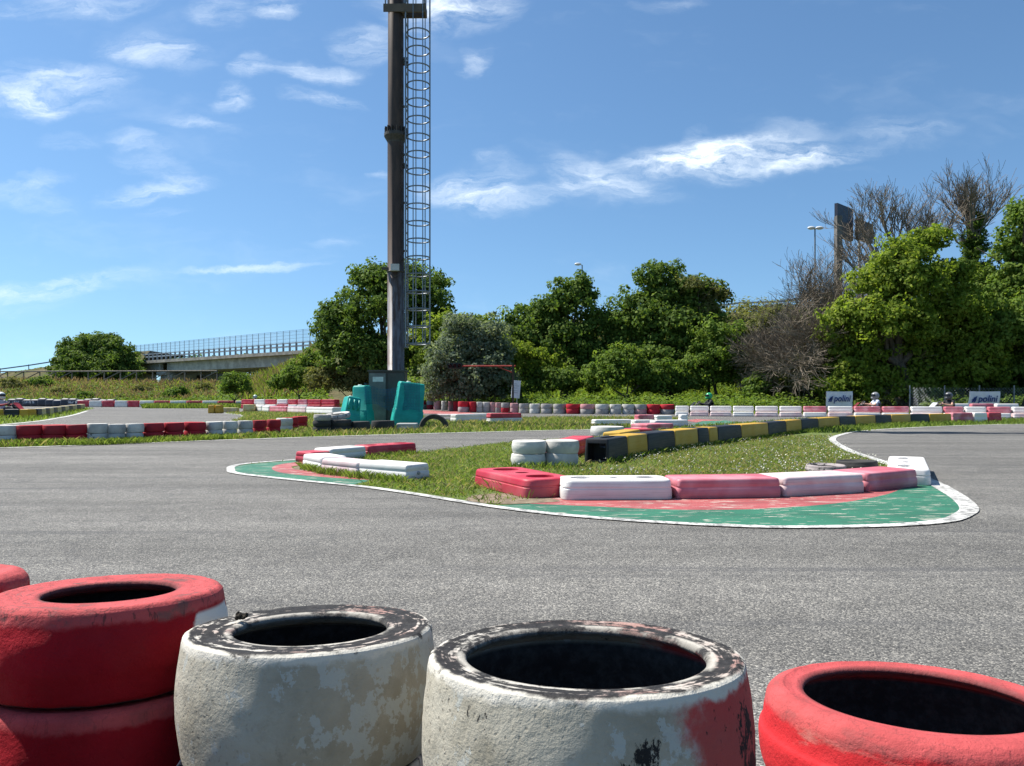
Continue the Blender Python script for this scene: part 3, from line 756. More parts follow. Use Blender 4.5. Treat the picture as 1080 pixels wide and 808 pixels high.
for a, b, c in FR:
    px = (a+b)/2; y = interp(px, yf); d = F*EYE/(y-HY); R = (b-a)/2/F*d*1.02; top = EYE+(HY-interp(px, yt))/F*d
    cnt[c] = cnt.get(c, 0)+1; dc = d+R; Ht = top/2
    for i in range(2):
        m = {'r': T_RED, 'p': T_PINK, 'w': T_WHITE2, 'g': T_GREY}[c]
        if RNG.random() < .15: m = T_GREY
        tyre_at((px-CX)/F*dc, dc, .006+i*(Ht+.001), R, Ht, m, f"{'upper' if i else 'lower'} tyre of {ORD[cnt[c]-1]} {cn[c]} stack from left in the far row below trees", GF, .55, 24)

# ------------------------------------------------------------------ far barriers
FM = {}
def far_mesh(L, W, H, mat):
    key = (round(L, 1), round(W, 2), round(H, 2), mat.name)
    if key not in FM: FM[key] = barrier_mesh(key[0], W, H, mat, 0, .06)
    return FM[key]
def far_row(segs, d0, d1, px0, px1, z, W, H, label, group, mats):
    """segs: list of (px a, px b, colour letter); distance runs from d0 at px0 to d1 at px1"""
    n = 0; cc = {}
    for a, b, c in segs:
        P = []
        for px in (a, b):
            t = (px-px0)/(px1-px0); d = 1/lerp(1/d0, 1/d1, t); P.append(Vector(((px-CX)/F*d, d, 0)))
        dd = P[1]-P[0]; cc[c] = cc.get(c, 0)+1
        me = far_mesh(dd.length-.04, W, H, mats[c]); me_L = round(dd.length-.04, 1)
        o = link('track_barrier', me); o.location = ((P[0].x+P[1].x)/2, (P[0].y+P[1].y)/2, .006+z); o.rotation_euler = (0, RNG.uniform(-.006, .006), math.atan2(dd.y, dd.x))
        o.scale.x = (dd.length-.03)/me_L
        tag(o, label(c, ORD[cc[c]-1]), 'barrier', group)
MT = {'w': P_WHITE, 'p': P_PINK, 'r': P_RED, 'q': P_PALEPINK}
CW = {'w': 'white', 'p': 'bleached pink', 'r': 'red', 'q': 'pinkish white'}
# right far row, two tiers
segs = [(712,727,'w'),(727.5,748,'w'),(748.5,772,'w'),(772.5,795.5,'w'),(796,821,'w'),(821.5,846,'w'),(846.5,872,'p'),(872.5,899.5,'w'),(900,929,'p'),(929.5,959,'p'),(959.5,994,'w'),(994.5,1016,'p'),(1016.5,1040,'w'),(1040.5,1066,'p'),(1066.5,1096,'w')]
far_row(segs, 27.6, 24.2, 712, 1090, .165, .26, .20, lambda c, w: f'{w} {CW[c]} top tier barrier from left in the far right two tier row', 'two tier barriers along the far right lane', MT)
segs2 = [(a, b, {'w': 'q', 'p': 'w'}[c] if i % 3 else 'w') for i, (a, b, c) in enumerate(segs)]
far_row(segs2, 27.4, 24.0, 712, 1090, 0, .30, .155, lambda c, w: f'{w} {CW[c]} bottom tier barrier from left in the far right two tier row', 'two tier barriers along the far right lane', MT)
segs = [(998,1022,'w'),(1022.5,1048,'p'),(1048.5,1074,'w')]
far_row(segs, 28.6, 28.0, 998, 1080, 0, .3, .44, lambda c, w: f'{w} tall {CW[c]} barrier below the right banner, behind the two tier row', 'tall barriers below the right banner', MT)
# middle pieces on the grass
GM = 'white and pink barriers lying on the middle grass'
for a, b, ya, yb2, h, m, lab, z in (
    (455,479,444.5,444.7,.20,P_PALEPINK,'pinkish barrier on the middle grass beside the half buried tyre',0),
    (481,516,446,445,.22,P_WHITE,'long white barrier on the middle grass left of the red and white one',0),
    (517,552,446.6,446,.13,P_WHITE,'white lower barrier carrying a red one on the middle grass',0),
    (517,551,446.6,446,.12,P_RED,'red barrier lying on a white one on the middle grass',.131),
    (627,668,449.6,449.2,.145,P_WHITE,'leftmost white barrier of the group beyond the wide white tyre',0),
    (669,690.5,450,449.8,.145,P_WHITE,'middle white barrier of the group beyond the wide white tyre',0),
    (691,727,451,450.4,.155,P_WHITE,'right white barrier of the group beyond the wide white tyre, its end dark',0),
    (673,691,445.2,445,.19,P_PINK,'pink barrier behind the white group beyond the wide white tyre',0),
    (692.5,710,445.2,445,.17,P_WHITE,'white barrier lying behind the white group, right of the pink one',0),
    (717,726,447,447,.23,P_WHITE,'short white block standing behind the right end of the white group',0)):
    barrier_at(G(a,ya), G(b,yb2), .28, h, m, lab, GM, rc=.05, z=z)
# left far rows
segs = []; px = 84
for c, w in zip('rwrwrwrwrwrw', (12,14,13,14,12,16,16,18,16,17,18,19)):
    segs.append((px, px+w-.4, c)); px += w
far_row(segs, 56, 53, 84, 260, 0, .5, .46, lambda c, w: f'{w} {CW[c]} barrier from left in the distant row beyond the left lane', 'distant barriers beyond the left lane', MT)
segs = [(257,270,'r'),(270.5,282,'w'),(282.5,294,'r'),(294.5,306,'w'),(306.5,316,'r'),(316.5,327,'p'),(327.5,341,'r'),(341.5,356,'r')]
far_row(segs, 47, 43, 257, 356, .27, .45, .30, lambda c, w: f'{w} {CW[c]} top tier barrier from left behind the yellow boxes', 'two tier barriers left of the mast', MT)
segs = [(257,270,'r'),(270.5,282,'w'),(282.5,294,'w'),(294.5,306,'r'),(306.5,316,'w'),(316.5,327,'w'),(327.5,341,'r'),(341.5,356,'r')]
far_row(segs, 46.8, 42.8, 257, 356, 0, .5, .26, lambda c, w: f'{w} {CW[c]} bottom tier barrier from left behind the yellow boxes', 'two tier barriers left of the mast', MT)
segs = [(267,280,'w'),(280.5,288,'w'),(288.5,307,'p'),(307.5,327,'q'),(327.5,356,'w')]
far_row(segs, 38, 29.5, 267, 356, 0, .42, .28, lambda c, w: f'{w} {CW[c]} barrier from left in the curved row beside the dark tyre stack', 'curved barrier row left of the dark tyres', MT)
GY = 'yellow boxes at the tip of the left lane'
for a, b, y, h, m, lab in ((219,226,436,.35,P_YELLOW,'upright yellow box at the lane tip, left one of the touching pair'), (226.5,233,436,.35,P_YELLOW,'upright dull yellow box at the lane tip, right one of the touching pair'),
    (234,250,434.6,.2,P_BUFF,'long low buff yellow box between the yellow pair and the pale block'), (256,268,434.2,.34,P_BUFF,'pale yellow block at the left end of the curved white and pink row')):
    barrier_at(G(a,y), G(b,y), .35, h, m, lab, GY, rc=.03)
GZ = 'black and yellow boxes beside the left verge'
z_ = [(-22,441.3,1),(4,441,0),(20,441,1),(29,440.6,0),(34,440,1),(38.5,439.3,0),(43,438.6,1),(47.5,437.8,0),(52,437,1),(56.5,436.2,0),(61,435.3,1),(65.5,434.4,0),(70,433.5,1),(74.5,432.7,0),(79,432,1),(84,431.2,1)]
kk = {0: 0, 1: 0}
for (a, y1, c), (b, y2, _) in zip(z_, z_[1:]):
    kk[c] += 1
    m = P_BLACK if c == 0 else (P_YELLOW if a < 28 else P_BUFF)
    barrier_at(G(a,y1), G(b,y2), .3, .285, m, f"{ORD[kk[c]-1]} {'black' if c == 0 else 'yellow'} box from the left in the row curving along the left verge", GZ, rc=.02)

# dark covered tyre wall far left
mb = MB()
for i in range(14):
    a = xy(10+i*8, 60-i*.2); b = xy(18+i*8, 59.8-i*.2); c = (a+b)/2
    m2 = MB(); loft(m2, (b-a).length*1.02, .5, .12, [(0, .02), (.1, 0), (.45, 0), (.56+.05*math.sin(i*1.9), .05), (.60+.06*math.sin(i*1.9), .14)], k=3)
    mb.add([Vector(v)+c for v in m2.v], m2.f, 0, True)
s = NT('dark covering sheet'); v = s.pos()
n = s.noise(s.map(v, (1, 1, 3)), 1.3, 4); 
s_z = s.sep(v)[2]
band = s.math('MULTIPLY', s.step(s_z, .22, .28), s.step(s_z, .46, .40))
mark = s.math('MULTIPLY', s.math('MULTIPLY', band, s.step(s.noise(s.map(v, (1, 0, 0)), .35, 1), .5, .53)), s.step(s.noise(s.map(v, (6, 0, 4)), 1.2, 2), .48, .54))
M_COVER = s.done(s.bsdf(s.mix(mark, s.mix(s.step(n, .3, .7), (.012, .015, .025), (.03, .035, .055)), (.40, .41, .43)), .5))
tag(mb.build('covered_tyre_wall', M_COVER), 'long low tyre wall under dark blue sheeting at the foot of the left bank', 'tyre wall')
# ------------------------------------------------------------------ the mast and the things at its foot
D_MAST = 18.6
mx = (417.5-CX)/F*D_MAST
s = NT('rusty mast steel'); v = s.co(); z = s.sep(v)[2]
n = s.noise(s.map(v, (1, 1, .18)), 9, 7, .7); n2 = s.noise(s.map(v, (3, 3, .1)), 5, 5)
c = s.mix(s.step(n, .35, .7), (.045, .030, .022), (.085, .052, .036))
grey = s.mix(s.step(n2, .35, .7), (.20, .20, .21), (.11, .095, .085))
c = s.mix(s.math('MULTIPLY', s.step(s.math('ADD', z, s.math('MULTIPLY', n2, 1.4)), 4.7, 3.8), s.step(n, .62, .42)), c, grey)
M_MAST = s.done(s.bsdf(c, .55, .25, .4, s.bump(n, .2, .006)))
M_GALV = m_plain('galvanised steel', (.22, .24, .26), .45, .7, .3, 14)
M_DARKST = m_plain('weathered dark steel', (.07, .062, .055), .6, .3, .4, 10)
mast = empty('floodlight_mast', (mx, D_MAST, 0), 'tall rusty brown floodlight mast with caged ladder standing behind the cabinet', 'mast')
ZF = EYE + (HY-143)/F*D_MAST        # flange
ZP = EYE + (HY-13)/F*D_MAST         # platform
mb = MB()
mb.lathe([(.34, 0), (.34, .03), (.205, .03), (.203, ZF-.02)], 28)
mb.lathe([(.202, ZF), (.196, ZF+.3), (.175, 18.9), (0, 18.9)], 28)
mb.build('pole', M_MAST, mast)
mb = MB()
mb.lathe([(.203, ZF-.20), (.205, ZF-.19), (.212, ZF-.16), (.285, ZF-.035), (.285, ZF), (.285, ZF+.035), (.198, ZF+.036)], 28, smooth=False)
for i in range(14):
    a = 2*PI*i/14
    mb.box((.235*math.cos(a), .235*math.sin(a), ZF+.11), (.085, .014, .15), a)
    mb.tube([(.255*math.cos(a+.22), .255*math.sin(a+.22), ZF-.06), (.255*math.cos(a+.22), .255*math.sin(a+.22), ZF+.07)], .016, 6)
mb.build('flange', M_DARKST, mast)
# caged ladder on the right side
lad = MB(); lx = .265
for yy in (-.2, .2):
    lad.tube([(lx, yy, 1.9), (lx, yy, ZP+1.2)], .022, 6)
zz = 2.0
while zz < ZP+1.0:
    lad.tube([(lx, -.2, zz), (lx, .2, zz)], .014, 5); zz += .3
for k in range(9):
    zb = 1.9+k*1.18
    lad.tube([(.17, 0, zb), (lx+.02, 0, zb)], .03, 6)
lad.build('ladder', M_GALV, mast)
cage = MB(); hc = Vector((lx+.29, 0)); HR = .285; zz = EYE+(HY-363)/F*D_MAST; step_ = 18.2/F*D_MAST
zlist = []
while zz < ZP-.1: zlist.append(zz); zz += step_
for zc in zlist:
    w = .018 if zc > 4.0 else .020
    cage.tube([(hc.x+HR*math.cos(2*PI*i/28)*.98, HR*math.sin(2*PI*i/28), zc) for i in range(28)], w, 5, closed=True)
for a in (0, 62, -62, 110, -110, 25):
    q = (hc.x+HR*math.cos(rad(a)), HR*math.sin(rad(a)))
    cage.tube([(q[0], q[1], zlist[0]), (q[0], q[1], ZP+1.1)], .013, 5)
cage.build('ladder_cage', M_GALV, mast)
pf = MB()
pf.box((-.02, -.215, ZP), (.50, .03, .19)); pf.box((.45, -.20, ZP), (.60, .05, .20)); pf.box((.45, .12, ZP), (.60, .05, .16)); pf.box((.735, -.04, ZP), (.04, .27, .18)); pf.box((.2, -.04, ZP), (.04, .27, .18))
pf.build('platform', m_plain('platform steel', (.13, .10, .075), .7, .2), mast)
rl = MB()
for x_, y_ in ((-.245, -.07), (.72, -.22), (-.2, .06), (.72, .12), (.24, -.22)):
    rl.tube([(x_, y_, ZP+.1), (x_, y_, ZP+1.15)], .02, 6)
for h in (.6, 1.13):
    rl.tube([(.24, -.22, ZP+h), (.72, -.22, ZP+h), (.72, .12, ZP+h), (.24, .12, ZP+h)], .018, 6, closed=True)
rl.build('platform_railing', M_GALV, mast)
for zb in (18.4, 16.6):
    m2 = MB(); m2.box((0, 0, zb), (2.6, .14, .14)); m2.build('crossarm', M_DARKST, mast)
    for k in range(4):
        f = MB(); x_ = -1.15+k*.77
        f.box((x_, -.18, zb+.22), (.52, .20, .42), rot=Matrix.Rotation(rad(-30), 3, 'X')); f.tube([(x_, 0, zb+.05), (x_, -.1, zb+.2)], .03, 6)
        f.build('floodlight', M_DARKST, mast)
jz = EYE+(HY-284)/F*D_MAST
m2 = MB(); m2.box((.02, -.26, jz), (.20, .10, .16)); m2.build('junction_box', m_plain('pale grey enamel', (.50, .50, .48), .5), mast)
m2 = MB(); m2.box((-.24, -.1, jz), (.16, .05, .06)); m2.tube([(.20*math.cos(a/12*2*PI), .20*math.sin(a/12*2*PI)-.0, jz-.07) for a in range(12)], .028, 6, closed=True)
m2.tube([(-.08, -.22, jz-.05), (-.05, -.25, jz-.19), (.03, -.26, jz-.22), (.09, -.25, jz-.17), (.1, -.23, jz-.05)], .011, 5); m2.build('bracket', M_DARKST, mast)
for zz_ in (EYE+(HY-66)/F*D_MAST, EYE+(HY-175)/F*D_MAST):
    m2 = MB(); m2.box((.215, 0, zz_), (.10, .12, .11)); m2.tube([(.20, 0, zz_), (.30, 0, zz_)], .02, 6); m2.build('ladder_clamp', M_DARKST, mast)

# cabinet
D_CAB = 17.3
M_CAB = m_plain('brown grey cabinet steel', (.075, .066, .058), .6, .1, .3, 5)
M_CABF = m_plain('grey cabinet front', (.17, .165, .155), .6, .1, .3, 5)
cx_ = (408-CX)/F*D_CAB; zt = EYE+(HY-392)/F*D_CAB
cab = empty('electrical_cabinet', (cx_, D_CAB, 0), 'grey brown steel electrical cabinet with white plate in front of the mast foot', 'cabinet')
m2 = MB(); m2.box((0, .2, zt/2), (.82, .46, zt)); m2.box((0, .19, zt+.018), (.87, .52, .034)); m2.build('housing', M_CAB, cab)
m2 = MB(); m2.box((-.205, -.046, zt*.52), (.375, .03, zt*.9)); d1 = m2.build('door', M_CABF, cab)
m2 = MB(); m2.box((.215, -.046, zt*.52), (.36, .03, zt*.9)); d2 = m2.build('door', M_CAB, cab)
m2 = MB(); m2.box((-.19, -.066, zt*.86), (.24, .008, .11)); m2.build('plate', m_plain('white plate', (.62, .61, .57), .5), d1)
m2 = MB(); m2.box((-.045, -.075, zt*.5), (.03, .03, .14)); m2.build('handle', M_DARKST, d1)
m2 = MB(); m2.box((.07, -.075, zt*.5), (.03, .03, .14)); m2.build('handle', M_DARKST, d2)

# teal plastic road barriers
def teal_mesh(Wd, Dp, Hh, taper):
    mb = MB()
    prof = [(0, 0), (.03, 0), (.10, .0), (Hh*.38, taper*.3), (Hh*.40, taper*.3+.014), (Hh*.95, taper), (Hh*.985, taper+.010), (Hh, taper+.028)]
    loft(mb, Wd, Dp, .03, prof, k=4)
    return finish(mb.mesh('teal', P_TEAL), 40)
GTl = 'teal plastic barriers leaning round the mast foot'
def teal(px, d, Wd, Dp, Hh, rot, z, lab, grooves=0):
    t = empty('plastic_barrier', ((px-CX)/F*d, d, z), lab, 'road barrier', 0, GTl); t.rotation_euler = rot
    link('body', teal_mesh(Wd, Dp, Hh, .05), t)
    for k in range(grooves):
        m = MB(); x_ = (k-(grooves-1)/2)*Wd*.26
        loft(m, Wd*.10, .05, .02, [(Hh*.55, 0), (Hh*.90, 0)], k=3); g_ = m.build('rib', P_TEAL, t); g_.location = (x_, -Dp/2+.03, 0)
    m = MB(); m.lathe([(.05, 0), (.05, .02), (.035, .03), (0, .03)], 16); cp = m.build('filler_cap', m_plain('pale cap', (.45, .55, .5), .4), t); cp.location = (-Wd*.1, 0, Hh-.004)
    return t
teal(428, 16.7, .66, .42, .99, (rad(3), rad(7), rad(18)), .01, 'large teal plastic barrier leaning against the right side of the cabinet', 0)
teal(383, 16.9, .42, .40, .92, (0, rad(-2), rad(-12)), .01, 'upright teal barrier between the small tilted one and the cabinet', 0)
teal(367, 16.2, .40, .40, .62, (rad(-4), rad(11), rad(30)), .06, 'small tilted teal barrier with ribs leaning left of the upright one', 3)
# blue netting strung between the teal barriers
s = NT('blue shade netting'); v = s.co()
w1 = s.math('FRACT', s.math('MULTIPLY', s.sep(v)[0], 30)); w2 = s.math('FRACT', s.math('MULTIPLY', s.sep(v)[2], 30))
holes = s.math('MULTIPLY', s.step(w1, .16, .20), s.step(w2, .16, .20))
tr = s.n('ShaderNodeBsdfTransparent'); mxs = s.n('ShaderNodeMixShader'); s.put(mxs.inputs[0], s.math('MULTIPLY', holes, .92))
s.t.links.new(s.bsdf((.01, .09, .16), .7), mxs.inputs[1]); s.t.links.new(tr.outputs[0], mxs.inputs[2])
M_NET = s.done(mxs.outputs[0])
mb = MB(); nx, nz = 26, 10; vs = []
for j in range(nz+1):
    for i in range(nx+1):
        u, w = i/nx, j/nz
        px = lerp(384, 443, u); sag = .10*math.sin(PI*u)
        ztop = 1.0-.12*math.sin(PI*min(1, u*1.4)) - sag*.3; zb = .50-.18*u + .06*math.sin(u*9)
        d = 16.55-.02*math.sin(u*17)-.03*math.sin(w*5+u*11)
        if u > .62: d -= .16*min(1, (u-.62)*6)
        vs.append(((px-CX)/F*d, d, lerp(zb, ztop, w)))
mb.add(vs, [(j*(nx+1)+i, j*(nx+1)+i+1, (j+1)*(nx+1)+i+1, (j+1)*(nx+1)+i) for j in range(nz) for i in range(nx)], 0, True)
tag(mb.build('netting', M_NET), 'blue netting strung across the teal barriers and cabinet front', 'netting')
# tyres at the mast foot
GK = 'dark tyres heaped at the mast foot'
def rt(px, y, R, H, z, mat, lab, rot=None, add=0):
    p = G(px, y); d = p.y + R + add
    return tyre_at((px-CX)/F*d, d, z, R, H, mat, lab, GK, .58, 36, rot)
rt(339.5, 457.5, .17, .115, .006, T_BLACK, 'lowest small black tyre at the left edge of the dark heap')
rt(339.5, 457.5, .165, .115, .122, T_BLACK, 'middle small black tyre at the left edge of the dark heap')
rt(340, 457.5, .16, .11, .238, T_GREY, 'small grey tyre on top at the left edge of the dark heap')
rt(357, 457, .25, .12, .006, T_BLACK, 'lowest broad black tyre of the heap below the small tilted teal barrier')
rt(357, 457, .245, .12, .127, T_BLACK, 'upper broad black tyre of the heap below the small tilted teal barrier')
rt(356, 456.6, .25, .10, .262, T_WHITE2, 'worn white tyre lying tilted on top of the dark heap', (rad(4), rad(-8), .4))
rt(379.5, 456.3, .20, .20, .006, T_BLACK, 'broad black tyre in front of the upright teal barrier')
rt(404, 455.2, .23, .20, .006, T_BLACK, 'broad black tyre in front of the cabinet doors')
rt(414, 451, .2, .13, .006, T_WHITE2, 'small whitish tyre tucked between the black tyre and the large teal barrier', None, .2)
barrier_at(G(417.5,454.6), G(440,454.6), .30, .145, P_GREY, 'rough grey concrete block lying right of the black tyres at the mast foot', None, rc=.02, name='concrete_block', cat='concrete block')
# half-buried arch tyre
p = G(457, 453.5); o = tyre_at((457-CX)/F*(p.y+.1), p.y+.1, -.10, 0.31, .19, T_BLACK, 'dusty black tyre standing upright half buried in grass right of the mast', None, .66, 40, (rad(90), 0, rad(6)))
o.location.z = .02; o.location.y += .1

# ------------------------------------------------------------------ start light boom, notice board
D = 33.0
g0 = (541-CX)/F*D
boom = empty('start_light_boom', (g0, D, 0), 'red boom arm holding a row of three dark signal lamps before the willow', 'signal boom')
zb = EYE+(HY-386)/F*D
M_BRED = m_plain('red painted steel', (.36, .045, .03), .6)
m2 = MB(); m2.box((0, 0, zb*.5), (.08, .08, zb+.1)); m2.box((0, 0, .03), (.4, .4, .06)); m2.build('post', m_plain('dark brown post', (.045, .03, .022), .8), boom)
xa = (487-541)/F*D
m2 = MB(); m2.tube([(.1, 0, zb), (xa, 0, zb)], .032, 8); m2.tube([(0, 0, zb-.3), (xa*.3, 0, zb-.02)], .016, 8); m2.build('arm', M_BRED, boom)
m2 = MB(); m2.box((xa-.29, 0, zb), (.62, .2, .24)); hs = m2.build('signal_housing', m_plain('black housing', (.012, .012, .012), .5), boom)
for k in range(3):
    m2 = MB(); x_ = xa-.29+(k-1)*.2
    m2.lathe([(.085, 0), (.085, .16), (.078, .16), (.078, .02), (0, .02)], 16)
    l_ = m2.build('lamp_hood', m_plain('lamp hood black', (.015, .015, .015), .5), hs); l_.rotation_euler = (rad(90), 0, 0); l_.location = (x_, -.10, zb)
    m2 = MB(); m2.lathe([(.074, .03), (.05, .045), (0, .05)], 16); q = m2.build('lamp_lens', m_plain('dark lens', (.10, .012, .012), .2), hs); q.rotation_euler = (rad(90), 0, 0); q.location = (x_, -.10, zb)
D = 33.4
nb = empty('notice_board', ((542-CX)/F*D, D, 0), 'small tilted white notice board on a post beneath the red boom', 'notice board')
nb.rotation_euler = (0, rad(5), rad(12))
m2 = MB(); m2.box((0, 0, 1.05), (.38, .03, .78)); pn = m2.build('panel', m_plain('white board', (.60, .63, .66), .5, 0, .12), nb)
m2 = MB()
for k, (x_, z_, w_) in enumerate(((-.02, 1.28, .14), (.03, 1.2, .2), (-.03, 1.1, .16), (.02, .98, .22), (0, .9, .2))): m2.box((x_, -.017, z_), (w_, .006, .022))
m2.build('faded_print', m_plain('grey print', (.32, .35, .38), .6), pn)
m2 = MB(); m2.tube([(-.1, .03, 0), (-.1, .03, 1.4)], .02, 6); m2.tube([(.1, .03, 0), (.1, .03, 1.4)], .02, 6); m2.build('post', M_GALV, nb)

# ------------------------------------------------------------------ banners by the far lane
M_BAN = m_plain('white banner', (.66, .67, .68), .5, 0, .10, 3)
M_BLUE = m_plain('navy blue print', (.012, .035, .16), .5, 0, .1)
def text_mesh(txt, size, mat, shear=.25, off=.02):
    cu = bpy.data.curves.new('t', 'FONT'); cu.body = txt; cu.size = size; cu.shear = shear; cu.offset = off*size; cu.extrude = .003; cu.align_x = 'LEFT'; cu.align_y = 'BOTTOM_BASELINE'; cu.resolution_u = 4
    ob = link('t', cu); dg = bpy.context.evaluated_depsgraph_get(); dg.update()
    me = bpy.data.meshes.new_from_object(ob.evaluated_get(dg)); bpy.data.objects.remove(ob); me.materials.clear(); me.materials.append(mat)
    xs = [v.co.x for v in me.vertices]; return me, min(xs), max(xs)
def banner(pxl, pxr, yt, yb_, d, lean, lab, yaw):
    w = (pxr-pxl)/F*d; h = (yb_-yt)/F*d; px = (pxl+pxr)/2
    zc = EYE+(HY-(yt+yb_)/2)/F*d
    b = empty('sponsor_banner', ((px-CX)/F*d, d, 0), lab, 'banner', yaw, 'white banners with blue lettering by the far lane')
    mb = MB(); n = 14
    vs = []
    for j in range(5):
        for i in range(n+1):
            u, q = i/n-.5, j/4-.5
            vs.append((u*w+q*lean*h, -.02*math.sin(i*1.3)-.015*math.cos(j*2+i), zc+q*h+u*u*.10*q*h*4*.3))
    m = n+1
    f1 = [(j*m+i, j*m+i+1, (j+1)*m+i+1, (j+1)*m+i) for j in range(4) for i in range(n)]
    mb.add(vs, f1, 0, True); mb.add([(x, y+.012, z) for x, y, z in vs], [t[::-1] for t in f1], 0, True)
    sh = mb.build('sheet', M_BAN, b)
    me, x0, x1 = text_mesh('polini', h*.52, M_BLUE)
    k = w*.66/(x1-x0); t = link('lettering', me, sh); t.rotation_euler = (rad(90), 0, 0); t.scale = (k, 1.15, 1); t.location = (-w*.245-x0*k, -.05, zc-h*.16)
    lg = MB(); L0 = -w*.45
    for pts in (((0, -.20), (.055, -.20), (.15, .14), (.10, .14)), ((.07, -.20), (.13, -.20), (.20, .22), (.14, .16)), ((-.0, -.06), (.17, -.02), (.17, .05), (.03, .0))):
        vs = [(L0+a*w*1.0, -.048, zc+c*h) for a, c in pts]; vs2 = [(x, y+.006, z) for x, y, z in vs]
        lg.add(vs+vs2, [(0, 1, 2, 3), (7, 6, 5, 4), (0, 4, 5, 1), (1, 5, 6, 2), (2, 6, 7, 3), (3, 7, 4, 0)])
    lg.build('emblem', M_BLUE, sh)
    for sx in (-1, 1):
        q = MB(); q.tube([(sx*w*.49-.0, .04, 0), (sx*w*.49+lean*h*.5, .04, zc+h*.5)], .022, 6); q.build('post', M_GALV, b)
    return b
banner(872, 899, 413, 428.6, 30.5, .02, 'white banner with blue lettering, left one behind the driver in a white shirt', rad(-4))
banner(1021.5, 1055, 413, 429.5, 30.0, .16, 'slanting white banner with blue lettering, right one beside the chain link fence', rad(3))
# chain-link fence in the shade behind
D = 32.0
fe = empty('chain_link_fence', ((1045-CX)/F*D, D, 0), 'grey chain link fence in tree shade behind the right banner', 'fence')
xl, xr = (960-1045)/F*D, (1180-1045)/F*D; zt = EYE+(HY-409)/F*D
w_ = MB(); sp = .13; k = int((xr-xl)/sp)
for i in range(-8, k+1):
    for sgn in (1, -1):
        x0 = xl+i*sp if sgn > 0 else xl+(i+8)*sp; x1 = x0+sgn*zt
        a, b_ = Vector((x0, 0, 0)), Vector((x1, 0, zt))
        def clip(a, b_):
            if max(a.x, b_.x) < xl or min(a.x, b_.x) > xr: return None
            dx = b_.x-a.x; t0, t1 = 0, 1
            for lim, s_ in ((xl, 1), (xr, -1)):
                ta = (lim-a.x)/dx
                if (dx > 0) == (s_ > 0): t0 = max(t0, ta)
                else: t1 = min(t1, ta)
            return (a.lerp(b_, t0), a.lerp(b_, t1)) if t1 > t0 else None
        q = clip(a, b_)
        if q: w_.tube([q[0]+Vector((0, sgn*.004, 0)), q[1]+Vector((0, sgn*.004, 0))], .004, 3, cap=False)
w_.build('wire_mesh', M_GALV, fe)
for i in range(7):
    m2 = MB(); x_ = xl+(xr-xl)*i/6; m2.tube([(x_, .03, 0), (x_, .03, zt+.1)], .03, 6); m2.build('post', M_GALV, fe)
# ------------------------------------------------------------------ karts and drivers (built facing +X)
M_SKIN = m_plain('skin', (.46, .26, .18), .55, 0, .08)
M_FRAME = m_plain('kart frame steel', (.06, .06, .065), .4, .5)
M_RIM = m_plain('kart rim', (.35, .35, .36), .35, .8)
M_VISOR = m_plain('dark visor', (.01, .01, .012), .12, 0, 0)
def limb_chain(bm, lay, pts):
    vs = []
    for p, r in pts:
        v = bm.verts.new(p); v[lay].radius = (r, r); vs.append(v)
    for a, b in zip(vs, vs[1:]): bm.edges.new((a, b))
    return vs
def driver_mesh(name):
    bm = bmesh.new(); lay = bm.verts.layers.skin.verify()
    sp = limb_chain(bm, lay, [((0, 0, .17), .125), ((-.05, 0, .29), .120), ((-.10, 0, .42), .135), ((-.12, 0, .53), .115), ((-.10, 0, .60), .052), ((-.085, 0, .67), .062)])
    sp[0][lay].use_root = True
    def br(parent, pts):
        vs = limb_chain(bm, lay, pts); bm.edges.new((parent, vs[0])); return vs
    for s_ in (-1, 1):
        br(sp[3], [((-.11, s_*.13, .535), .066), ((-.09, s_*.185, .52), .060), ((.02, s_*.245, .41), .048), ((.06, s_*.25, .385), .044), ((.20, s_*.18, .41), .036), ((.285, s_*.135, .435), .027), ((.325, s_*.125, .44), .030), ((.355, s_*.12, .43), .024)])
        br(sp[0], [((.05, s_*.085, .16), .088), ((.24, s_*.15, .25), .075), ((.40, s_*.18, .32), .060), ((.55, s_*.175, .23), .052), ((.70, s_*.17, .14), .040), ((.77, s_*.17, .13), .036), ((.79, s_*.17, .22), .03)])
    me = bpy.data.meshes.new(name); bm.to_mesh(me); bm.free()
    o = link('grow', me)
    o.modifiers.new('s', 'SKIN'); m = o.modifiers.new('u', 'SUBSURF'); m.levels = 2
    dg = bpy.context.evaluated_depsgraph_get(); dg.update()
    out = bpy.data.meshes.new_from_object(o.evaluated_get(dg)); bpy.data.objects.remove(o)
    # fingers closed round the wheel rim, joined to the same body mesh
    mb = MB()
    for s_ in (-1, 1):
        for k, L in enumerate((.9, 1.0, .95, .78)):
            zb = .462-k*.017; base = Vector((.352, s_*.132, zb))
            mb.tube([base, base+Vector((.028*L, -s_*.006, .002)), base+Vector((.036*L, -s_*.024*L, 0)), base+Vector((.020, -s_*.036*L, -.001))], [.009, .0088, .008, .0065], 6)
        mb.tube([Vector((.335, s_*.115, .455)), Vector((.345, s_*.095, .468)), Vector((.365, s_*.088, .462))], [.011, .010, .008], 6)
    bm = bmesh.new(); bm.from_mesh(out); t = mb.mesh('t', M_SKIN); bm.from_mesh(t)
    bm.to_mesh(out); bm.free()
    return out
BODY = driver_mesh('driver')
